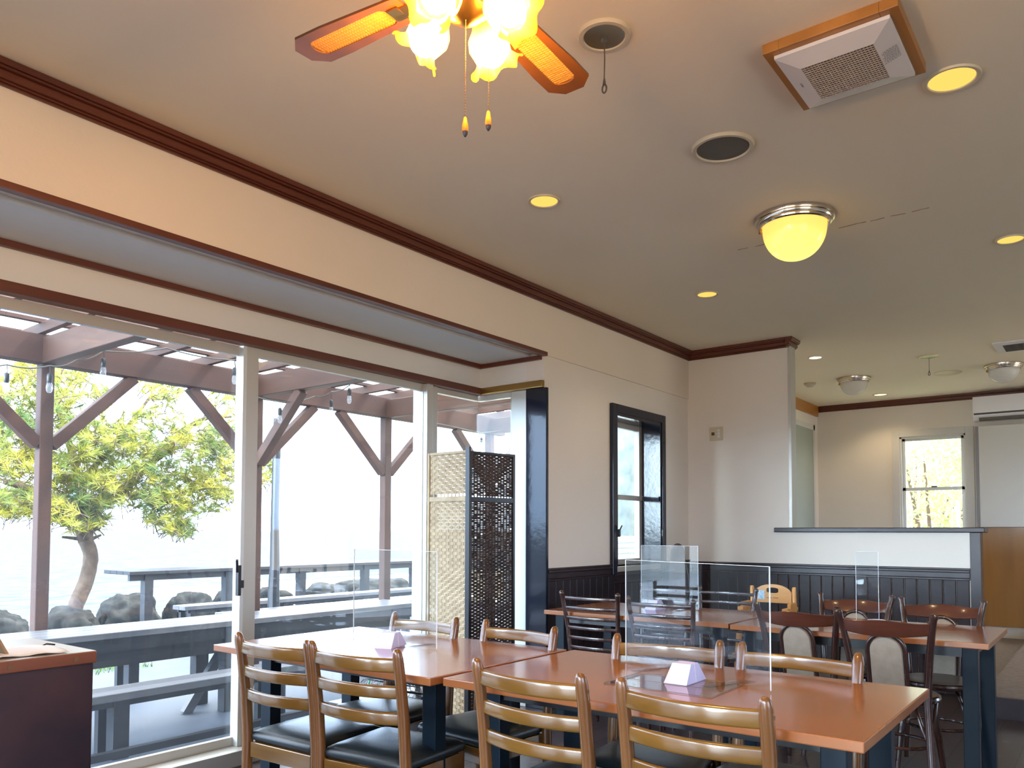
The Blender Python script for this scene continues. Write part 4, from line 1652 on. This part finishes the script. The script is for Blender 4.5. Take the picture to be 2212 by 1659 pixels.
# ------------------------------------------------------------------ terrace
GZ = -.2
o = MB().box(-14, 14, 3.80, 10.35, GZ - .15, GZ).build('terrace_slab', M['concrete'], smooth=0)
struct(o)
o.name = 'floor_terrace'
mb = MB()
mb.quad((-900, 10.9, -1.3), (2500, 10.9, -1.3), (2500, 2600, -1.3), (-900, 2600, -1.3))
o = mb.build('lake', M['water'], smooth=0)
tag(o, 'bright lake water stretching to the horizon', 'water', kind='stuff')
o = MB().box(-12, 10.65, 10.35, 11.6, -1.6, -.42).build('shore_bank', M['rock'], smooth=0)
tag(o, 'low stone shore bank under the boulders', 'bank')


def trestle(mb, x, y0, y1, z1, t=.085):
    pass


def long_seat(name, label, cat, x0, x1, y0, y1, z, th, legx, topmat='outwood_top', rail=True, group=None, legw=.09):
    """board table or bench running along x"""
    c = thing(name, label, cat, ((x0 + x1) / 2, (y0 + y1) / 2, GZ), 0, group)
    hx, hy = (x1 - x0) / 2, (y1 - y0) / 2
    H = z - GZ
    nb = max(2, int(round((y1 - y0) / .13)))
    w = 2 * hy / nb
    for k in range(nb):
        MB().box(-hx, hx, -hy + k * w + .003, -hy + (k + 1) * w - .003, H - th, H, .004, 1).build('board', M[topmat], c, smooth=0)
    rd = .035 if cat == 'bench' else .09
    if th < .08:
        mb = MB()
        mb.box(-hx + .05, hx - .05, -hy + .02, -hy + .05, H - th - rd, H - th)
        mb.box(-hx + .05, hx - .05, hy - .05, hy - .02, H - th - rd, H - th)
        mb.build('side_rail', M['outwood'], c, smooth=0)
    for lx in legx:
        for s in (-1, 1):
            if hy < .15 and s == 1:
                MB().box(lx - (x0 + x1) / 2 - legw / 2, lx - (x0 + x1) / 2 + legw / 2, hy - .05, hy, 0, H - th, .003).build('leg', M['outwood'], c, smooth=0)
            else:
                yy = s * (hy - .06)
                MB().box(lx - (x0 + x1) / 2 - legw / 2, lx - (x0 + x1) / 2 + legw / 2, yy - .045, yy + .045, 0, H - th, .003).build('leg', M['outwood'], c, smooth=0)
    return c


G1 = 'long board tables and benches on the terrace'
# nearest bench just outside the glass
b1 = long_seat('terrace_bench', 'long dark board bench just outside the big window, nearest the glass', 'bench', 1.55, 3.95, 4.88, 5.14, .205, .05, (2.46, 3.62), legw=.10)
mb = MB().box(-1.15, 1.15, -.27, -.22, .05, .095, .003)
mb.build('stretcher', M['outwood'], b1, smooth=0)
# big table behind it
t1 = long_seat('terrace_table', 'very long board table on the terrace behind the nearest bench', 'table', .6, 5.72, 5.50, 6.02, .50, .045, (2.0, 3.62, 5.4), legw=.11)
mb = MB()
mb.bar((3.36 - 3.16, -.05, 0), (3.80 - 3.16, -.05, .64), .05, .07)
mb.bar((1.6 - 3.16, .05, 0), (2.1 - 3.16, .05, .64), .05, .07)
mb.build('diagonal_brace', M['outwood_top'], t1, smooth=0)
mb = MB().box(-2.4, 2.4, -.22, -.17, .46, .58)
mb.box(-2.4, 2.4, .17, .22, .40, .56)
mb.build('under_rail', M['outwood'], t1, smooth=0)
b2 = long_seat('terrace_bench', 'long board bench on the lake side of the long terrace table', 'bench', 1.2, 3.58, 6.60, 6.86, .22, .05, (1.7, 3.42), legw=.09)
b3 = long_seat('terrace_bench', 'board bench standing at the high counter by the boulders', 'bench', 5.16, 9.3, 8.82, 9.10, .30, .05, (5.27, 6.6, 8.0), legw=.06)
b4 = long_seat('terrace_table', 'low dark board table between the long terrace table and the far bench', 'table', 5.0, 8.2, 7.35, 7.95, .30, .05, (5.2, 6.5, 7.9), legw=.08)
# high counter
c = thing('counter_table', 'high narrow board counter facing the lake in front of the boulders', 'counter', (8.0, 9.9, GZ))
for k in range(4):
    MB().box(-3.13, 3.4, -.33 + k * .165 + .003, -.33 + (k + 1) * .165 - .003, .855, .90, .004, 1).build('board', M['outwood_top' if k == 9 else 'outwood'], c, smooth=0)
MB().box(-3.1, 3.38, -.27, -.22, .78, .855).build('side_rail', M['outwood'], c, smooth=0)
for u in (318, 491, 650, 788, 893):
    p = at(u, 1260, 1, 9.66)
    MB().box(p.x - 8 - .055, p.x - 8 + .055, -.29, -.18, 0, .855, .003).build('post', M['outwood'], c, smooth=0)

# boulders
def boulder(u0, u1, vt, vb, y, label, seed, depth=1.0):
    a, b = at(u0, vb, 1, y), at(u1, vb, 1, y)
    t = at((u0 + u1) / 2, vt, 1, y)
    cx = (a.x + b.x) / 2
    w = abs(b.x - a.x) / 2
    zt = t.z
    zb = -.50
    h = (zt - zb) / 2
    bm = bmesh.new()
    bmesh.ops.create_icosphere(bm, subdivisions=5, radius=1)
    off = Vector((seed * 3.1, seed * 1.7, seed))
    for v in bm.verts:
        n = noise.noise(v.co * 1.1 + off) * .30 + noise.noise(v.co * 3.0 + off) * .12 + noise.noise(v.co * 8 + off) * .04
        q = Vector([math.copysign(abs(k) ** .78, k) for k in v.co])
        v.co = q * (1 + n) * .98
        v.co.x *= w
        v.co.y *= w * depth * .9
        v.co.z *= h
    me = bpy.data.meshes.new('boulder')
    bm.to_mesh(me)
    bm.free()
    me.materials.append(M['rock'])
    for p in me.polygons:
        p.use_smooth = True
    o = bpy.data.objects.new('boulder', me)
    COL.objects.link(o)
    o.location = (cx, y + w * .5, (zt + zb) / 2)
    tag(o, label, 'boulder', 'shore boulders')


boulder(-60, 66, 1318, 1360, 10.7, 'low dark boulder at the left edge of the shore, left of the pergola post', 1)
boulder(118, 219, 1312, 1358, 10.75, 'rounded boulder at the foot of the pine tree', 2)
boulder(214, 246, 1326, 1350, 10.9, 'small stone wedged beside the biggest boulder', 3)
boulder(236, 357, 1283, 1345, 10.8, 'biggest round grey boulder, right of the pine trunk behind the counter post', 4)
boulder(355, 384, 1302, 1340, 10.9, 'small dark stone right of the biggest boulder', 5)
boulder(376, 462, 1279, 1330, 10.9, 'pointed boulder behind the far bench, left of the window stile', 6)
boulder(468, 545, 1276, 1320, 10.9, 'boulder half hidden behind the pale window stile', 7)
boulder(560, 640, 1268, 1312, 10.9, 'low boulder just right of the window stile', 8)
boulder(676, 756, 1261, 1310, 10.9, 'dark peaked boulder left of the clear screen', 9)
boulder(752, 885, 1252, 1312, 11.1, 'wide boulder seen through the clear screen on the window table', 10)

# grass tuft at the deck edge
random.seed(21)
mb = MB()
for k in range(420):
    p = at(random.uniform(180, 265), 1446, 2, GZ)
    x, y = p.x + random.uniform(-.3, .3), p.y + random.uniform(-.15, .3)
    h = random.uniform(.03, .09)
    a = random.uniform(0, PI)
    dx, dy = .006 * math.cos(a), .006 * math.sin(a)
    mb.tri((x - dx, y - dy, GZ), (x + dx, y + dy, GZ), (x + random.uniform(-.03, .03), y + random.uniform(-.03, .03), GZ + h))
o = mb.build('grass_patch', M['grass'], smooth=0, norm=False)
tag(o, 'small patch of green grass beyond the nearest bench', 'grass', kind='stuff')

# ------------------------------------------------------------------ pergola
PYF, PYB = 6.27, 6.36
ZB, ZT = 2.432, 2.642
pg = thing('pergola', 'brown timber pergola with braced posts and corrugated roof over the terrace', 'pergola', (4, 5.2, GZ))


def P(x, y, z):
    return Vector((x - 4, y - 5.2, z - GZ))


def pbox(x0, x1, y0, y1, z0, z1, name, mat, bev=.004):
    a, b = P(x0, y0, z0), P(x1, y1, z1)
    return MB().box(a.x, b.x, a.y, b.y, a.z, b.z, bev, 1).build(name, M[mat], pg, smooth=0)


posts = [2.50, 4.315, 5.955, 7.75]
for x in posts:
    pbox(x, x + .092, PYF, PYB, GZ, ZB, 'post', 'pergola_z')
pbox(1.55, 8.05, PYF - .01, PYB + .01, ZB, ZT, 'main_beam', 'pergola')
for x in posts:
    for s in (-1, 1):
        if False:
            continue
        xa = x + .046 + s * .046
        MB().bar(P(xa, PYF + .045, 1.83), P(x + .046 + s * .66, PYF + .045, ZB + .0), .08, .085, up=(-s * .7, 0, .7), bev=.003).build('brace', M['pergola'], pg, smooth=0)
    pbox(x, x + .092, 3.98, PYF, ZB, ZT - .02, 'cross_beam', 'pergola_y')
for x in (4.315,):
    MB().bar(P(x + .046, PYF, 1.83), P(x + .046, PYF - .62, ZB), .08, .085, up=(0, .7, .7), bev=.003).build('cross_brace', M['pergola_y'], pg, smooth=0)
pbox(1.55, 8.05, 3.99, 4.05, ZB + .02, ZT, 'wall_plate', 'pergola')
xr = 1.6
while xr < 8.0:
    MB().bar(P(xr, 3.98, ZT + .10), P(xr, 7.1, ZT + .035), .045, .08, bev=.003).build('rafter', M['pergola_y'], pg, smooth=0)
    xr += .455
k = 0
yr = 4.1
while yr < 7.1:
    z = ZT + .155 - (yr - 3.98) * .0208
    MB().bar(P(1.55, yr, z), P(8.05, yr, z), .05, .03, bev=.002).build('batten', M['pergola'], pg, smooth=0)
    yr += .44
mb = MB()
# corrugated sheet
n = 480
rows = []
for y in (3.98, 7.25):
    z = ZT + .185 - (y - 3.98) * .0208
    rows.append([mb.bm.verts.new(P(1.5 + 6.6 * i / n, y, z + .008 * math.sin(2 * PI * i / 6))) for i in range(n + 1)])
for i in range(n):
    mb.bm.faces.new((rows[0][i], rows[0][i + 1], rows[1][i + 1], rows[1][i]))
sh = mb.build('roof_sheet', M['roofsheet'], pg, smooth=60)

# mossy mooring post farther out, right of the second pergola post
p = at(594, 1100, 1, 8.3)
mb = MB().tube([(p.x, 8.3, GZ), (p.x, 8.3, .5), (p.x + .01, 8.3, .78), (p.x, 8.3, 1.4), (p.x + .02, 8.3, 2.6)], [.085, .07, .06, .05, .05], 10)
o = mb.build('round_post', M['outwood'], loc=(p.x, 8.3, GZ))
tag(o, 'round dark wooden post on the terrace right of the window stile', 'post')

# ------------------------------------------------------------------ string lights
c = thing('string_lights', 'string of clear bulbs hanging along the pergola', 'string lights', (3, 5.9, 2.2))
def Q(u, v, y):
    p = at(u, v, 1, y)
    return Vector((p.x - 3, p.y - 5.9, p.z - 2.2))
anch = [(-80, 780, 5.75), (15, 788, 5.75), (108, 790, 5.75), (165, 778, 5.75), (224, 758, 5.75), (360, 752, 5.7), (507, 778, 5.6), (516, 840, 5.65), (605, 868, 5.75), (680, 856, 5.85), (716, 846, 5.7), (755, 832, 5.3)]
pts = [Q(*a) for a in anch]
dense = []
for i in range(len(pts) - 1):
    for t in range(6):
        q = pts[i].lerp(pts[i + 1], t / 6)
        q.z -= .02 * math.sin(PI * t / 6)
        dense.append(q)
dense.append(pts[-1])
pend = Q(775, 806, 4.6)
dense.append(pend)
MB().tube(dense, .005, 6).build('cable', M['gunmetal'], c)
MB().tube([Q(900, 905, 6.1), Q(1040, 935, 6.1) , Q(1100, 928, 6.1)], .004, 6).build('cable', M['gunmetal'], c)


def bulb(u, v, y, k=1.0):
    p = Q(u, v, y)
    mb = MB().tube([p, p + Vector((.004, 0, -.04)), p + Vector((0, 0, -.06)) * k], .0025, 6)
    mb.lathe([(0, -.05), (.013, -.055), (.017, -.07), (.016, -.11), (.013, -.118), (0, -.118)], 12, c=p)
    so = mb.build('bulb_socket', M['black'], c)
    MB().lathe([(.013, -.115), (.019, -.135), (.021, -.155), (.017, -.175), (.009, -.186), (0, -.188)], 14, c=p).build('bulb', M['bulbglass'], so)


for u, v, y in ((15, 788, 5.75), (108, 790, 5.75), (224, 758, 5.75), (507, 780, 5.6), (516, 842, 5.7), (605, 868, 5.75), (716, 852, 5.7), (755, 826, 5.3), (1040, 935, 6.1)):
    bulb(u, v, y)

# ------------------------------------------------------------------ pine tree
random.seed(42)
TY = 12.3
tr = thing('pine_tree', 'leaning pine tree with yellow-green needles on the shore beyond the terrace', 'tree', tuple(at(165, 1345, 1, TY)))
base = Vector(tr.location)


def W(u, v, dy=0):
    return at(u, v, 1, TY + dy) - base


def branch(mb, pts, r0, r1, n=8, seg=5):
    # smooth polyline
    out = []
    m = len(pts)
    for i in range(m - 1):
        a, b = pts[i], pts[i + 1]
        p0 = pts[max(i - 1, 0)]
        p3 = pts[min(i + 2, m - 1)]
        for s in range(seg):
            t = s / seg
            out.append(.5 * ((2 * a) + (-p0 + b) * t + (2 * p0 - 5 * a + 4 * b - p3) * t * t + (-p0 + 3 * a - 3 * b + p3) * t ** 3))
    out.append(pts[-1])
    L = len(out)
    rad = [r0 + (r1 - r0) * i / (L - 1) for i in range(L)]
    rad = [r_ * (1 + .12 * noise.noise(Vector((i * .9, r0 * 9, 1)))) for i, r_ in enumerate(rad)]
    mb.tube(out, rad, n)
    return out


mb = MB()
branch(mb, [W(148, 1400), W(160, 1320), W(186, 1255), W(196, 1200), W(182, 1162)], .115, .10, 12)
branch(mb, [W(184, 1175), W(192, 1130), W(215, 1095, .1), W(262, 1065, .2), W(300, 1025, .2), W(345, 985, .1)], .10, .055, 10)
branch(mb, [W(184, 1165), W(165, 1120, -.2), W(130, 1080, -.4), W(80, 1060, -.5), W(10, 1040, -.6)], .10, .04)
branch(mb, [W(345, 985, .1), W(400, 930, .0), W(440, 905, -.2), W(500, 900, -.4)], .06, .02)
branch(mb, [W(262, 1065, .2), W(330, 1075, .6), W(400, 1060, .8), W(480, 1050, .9)], .05, .02)
branch(mb, [W(192, 1130), W(170, 1040, .3), W(150, 960, .5), W(120, 880, .6), W(60, 820, .7)], .08, .02)
branch(mb, [W(170, 1040, .3), W(250, 960, .6), W(300, 890, .9), W(330, 850, 1.0)], .05, .02)
for a, b in (((182, 1165), (134, 1160)), ((196, 1165), (218, 1156)), ((195, 1148), (216, 1141)), ((198, 1215), (206, 1203))):
    branch(mb, [W(*a), W(*b)], .035, .016, 6, 2)
mb.build('trunk', M['bark'], tr, smooth=60)

# needle tufts
blobs = [  # u, v, ru, rv, weight
    (60, 1030, 110, 70, 1.0), (20, 950, 80, 60, .7), (150, 980, 110, 80, 1.1), (60, 860, 90, 70, .8), (20, 1090, 60, 30, .5),
    (170, 870, 70, 60, .7), (120, 800, 90, 30, .5), (250, 980, 90, 70, 1.1), (330, 930, 90, 60, .8), (400, 1000, 100, 60, 1.1), (490, 1030, 70, 45, .9),
    (290, 1050, 90, 45, .9), (430, 1080, 90, 35, .8), (355, 1100, 50, 40, .6), (390, 1140, 30, 18, .35), (180, 1110, 60, 40, .7), (350, 840, 60, 30, .35),
    (490, 870, 50, 40, .4), (560, 1010, 40, 50, .5), (210, 1060, 60, 40, .6), (110, 1100, 50, 25, .4), (500, 960, 60, 40, .5), (-60, 980, 80, 120, .8), (450, 940, 60, 40, .5)]
mb = MB()
tw = MB()
NT = 2900
tot = sum(b[4] for b in blobs)
cnt = 0
for u, v, ru, rv, w in blobs:
    for k in range(int(NT * w / tot)):
        a = random.uniform(0, 2 * PI)
        q = math.sqrt(random.random())
        cen = W(u + ru * q * math.cos(a), v + rv * q * math.sin(a), random.gauss(0, .55))
        ax = Vector((random.gauss(0, 1), random.gauss(0, 1), abs(random.gauss(.6, .6)))).normalized()
        o1 = ax.orthogonal().normalized()
        o2 = ax.cross(o1)
        tw.tube([cen - ax * .20, cen + ax * .05], [.007, .004], 4)
        L = random.uniform(.13, .20)
        for j in range(26):
            th = 2 * PI * random.random()
            el = random.uniform(.25, 1.25)
            d = (ax * math.cos(el) + (o1 * math.cos(th) + o2 * math.sin(th)) * math.sin(el)).normalized()
            s = d.orthogonal().normalized() * .0085
            st = cen + ax * random.uniform(-.08, .05)
            mb.tri(st - s, st + s, st + d * L * random.uniform(.7, 1.1))
        cnt += 1
mb.build('needles', M['needles'], tr, smooth=0, norm=False)
tw.build('twigs', M['bark'], tr, smooth=0, norm=False)

# ------------------------------------------------------------------ things seen through the small window and the far window
c = thing('storage_cupboard', 'white outdoor cupboard with louvered front seen through the small navy window', 'cupboard', (9.6, 5.6, GZ))
MB().box(-1.4, 1.6, 0, .8, 0, 1.33, .01).build('body', M['siding'], c, smooth=0)
mb = MB()
for k in range(5):
    mb.box(-1.4, 1.6, -.02, 0, .95 + k * .075, .95 + k * .075 + .05, .003)
mb.build('louver', M['siding'], c, smooth=0)
for x in (-.9, -.3, .3, .9):
    MB().box(x - .27, x + .27, -.02, 0, .05, .88, .004).build('door', M['siding'], c, smooth=0)
mb = MB()
t0 = at(1345, 1000, 1, 7.4)
mb2 = MB()
branch(mb2, [Vector((t0.x, 7.4, GZ)), Vector((t0.x + .05, 7.4, 1.0)), Vector((t0.x - .05, 7.4, 2.0)), Vector((t0.x + .1, 7.4, 3.6))], .32, .24, 12)
branch(mb2, [Vector((t0.x, 7.4, 2.1)), Vector((t0.x + .5, 7.2, 2.5)), Vector((t0.x + 1.1, 7.1, 3.2))], .16, .10, 8)
o = mb2.build('tree_trunk', M['trunkgrey'], loc=(t0.x, 7.4, GZ), smooth=60)
tag(o, 'thick grey tree trunk outside the small navy window', 'tree')
# ground under it
o = MB().box(10.7, 40, -14, 20, -.5, -.3).build('garden_ground', M['grass'], smooth=0)
struct(o)
o.name = 'floor_garden'
o.data.materials[0] = mottled('garden_soil', (.30, .30, .18), (.45, .44, .30), 2, .9)


def bush(x, y, z0, r, h, n, label, seed):
    rr = random.Random(seed)
    c = thing('garden_shrub', label, 'shrub', (x, y, z0))
    mb = MB()
    for k in range(7):
        a = rr.uniform(0, 2 * PI)
        b = Vector((r * .7 * math.cos(a), r * .7 * math.sin(a), h * rr.uniform(.6, 1)))
        mb.tube([Vector((0, 0, 0)), b * .5 + Vector((.05, .02, .1)), b], [.05, .03, .012], 6)
    mb.build('stems', M['bark'], c)
    mb = MB()
    for k in range(n):
        d = Vector((rr.gauss(0, 1), rr.gauss(0, 1), rr.gauss(0, 1))).normalized() * rr.uniform(.35, 1) ** .5
        p = Vector((d.x * r, d.y * r, h * .55 + d.z * h * .5))
        a = Vector((rr.gauss(0, 1), rr.gauss(0, 1), rr.gauss(0, 1))).normalized()
        b = a.orthogonal().normalized()
        L = rr.uniform(.03, .065)
        mb.quad(p - a * L, p - b * L * .45, p + a * L, p + b * L * .45)
    mb.build('foliage', M['leaves'], c, smooth=0, norm=False)


bush(13.0, 2.1, -.3, 1.1, 3.2, 5200, 'yellow-green leafy tree outside the far window, left half of the view', 1)
bush(13.8, 1.3, -.3, 1.2, 3.4, 5200, 'yellow-green leafy tree outside the far window, right half of the view', 2)
bush(15.5, 2.9, -.3, 1.5, 3.6, 5000, 'pale leafy tree farther behind the other two outside the far window', 3)

# ------------------------------------------------------------------ light
w = bpy.data.worlds.new('sky')
SC.world = w
w.use_nodes = True
nt = w.node_tree
bg = nt.nodes['Background']
tc = nt.nodes.new('ShaderNodeTexCoord')
sp = nt.nodes.new('ShaderNodeSeparateXYZ')
rp = nt.nodes.new('ShaderNodeValToRGB')
rp.color_ramp.elements[0].position = .0
rp.color_ramp.elements[0].color = (1, 1, 1, 1)
rp.color_ramp.elements[1].position = .7
el = rp.color_ramp.elements.new(.0)
rp.color_ramp.elements[0].color = (.30, .28, .25, 1)
el.color = (.86, .94, 1, 1)
el.position = .004
rp.color_ramp.elements[0].position = 0
rp.color_ramp.elements[1].color = (.50, .70, 1, 1)
nt.links.new(tc.outputs['Generated'], sp.inputs[0])
nt.links.new(sp.outputs[2], rp.inputs[0])
nt.links.new(rp.outputs[0], bg.inputs[0])
bg.inputs[1].default_value = SKY
# glow added low in the left sky to light the partition wall
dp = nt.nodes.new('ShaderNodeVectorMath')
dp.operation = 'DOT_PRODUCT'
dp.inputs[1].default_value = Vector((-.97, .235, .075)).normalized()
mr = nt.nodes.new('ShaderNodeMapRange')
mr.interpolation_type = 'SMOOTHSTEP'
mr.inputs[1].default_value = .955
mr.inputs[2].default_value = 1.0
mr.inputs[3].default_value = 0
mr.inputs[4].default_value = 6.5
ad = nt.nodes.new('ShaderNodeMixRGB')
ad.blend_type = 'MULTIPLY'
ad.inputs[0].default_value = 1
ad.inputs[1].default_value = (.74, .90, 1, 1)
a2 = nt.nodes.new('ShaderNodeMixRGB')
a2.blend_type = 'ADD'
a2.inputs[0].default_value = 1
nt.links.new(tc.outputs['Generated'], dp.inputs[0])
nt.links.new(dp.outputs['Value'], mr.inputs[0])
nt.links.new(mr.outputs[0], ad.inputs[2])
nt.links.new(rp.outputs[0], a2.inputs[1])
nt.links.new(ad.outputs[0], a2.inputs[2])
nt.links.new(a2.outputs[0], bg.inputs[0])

sd = bpy.data.lights.new('sun', 'SUN')
sd.energy = SUN
sd.angle = R(2)
sd.color = (1, .88, .70)
so = bpy.data.objects.new('sun', sd)
COL.objects.link(so)
dirn = Vector((.55, -.35, .76))
so.rotation_euler = dirn.to_track_quat('Z', 'Y').to_euler()

SC.view_settings.view_transform = 'Standard'
SC.view_settings.look = 'None'
SC.view_settings.gamma = 1
SC.view_settings.use_curve_mapping = False
SC.view_settings.exposure = EXPO
SC.cycles.max_bounces = 10
SC.cycles.diffuse_bounces = 5
SC.cycles.glossy_bounces = 4
SC.cycles.transmission_bounces = 6
SC.cycles.transparent_max_bounces = 24
SC.cycles.sample_clamp_indirect = 8
SC.cycles.caustics_reflective = False
SC.cycles.caustics_refractive = False
SC.cycles.use_denoising = True
try:
    SC.cycles.denoiser = 'OPENIMAGEDENOISE'
except Exception:
    pass
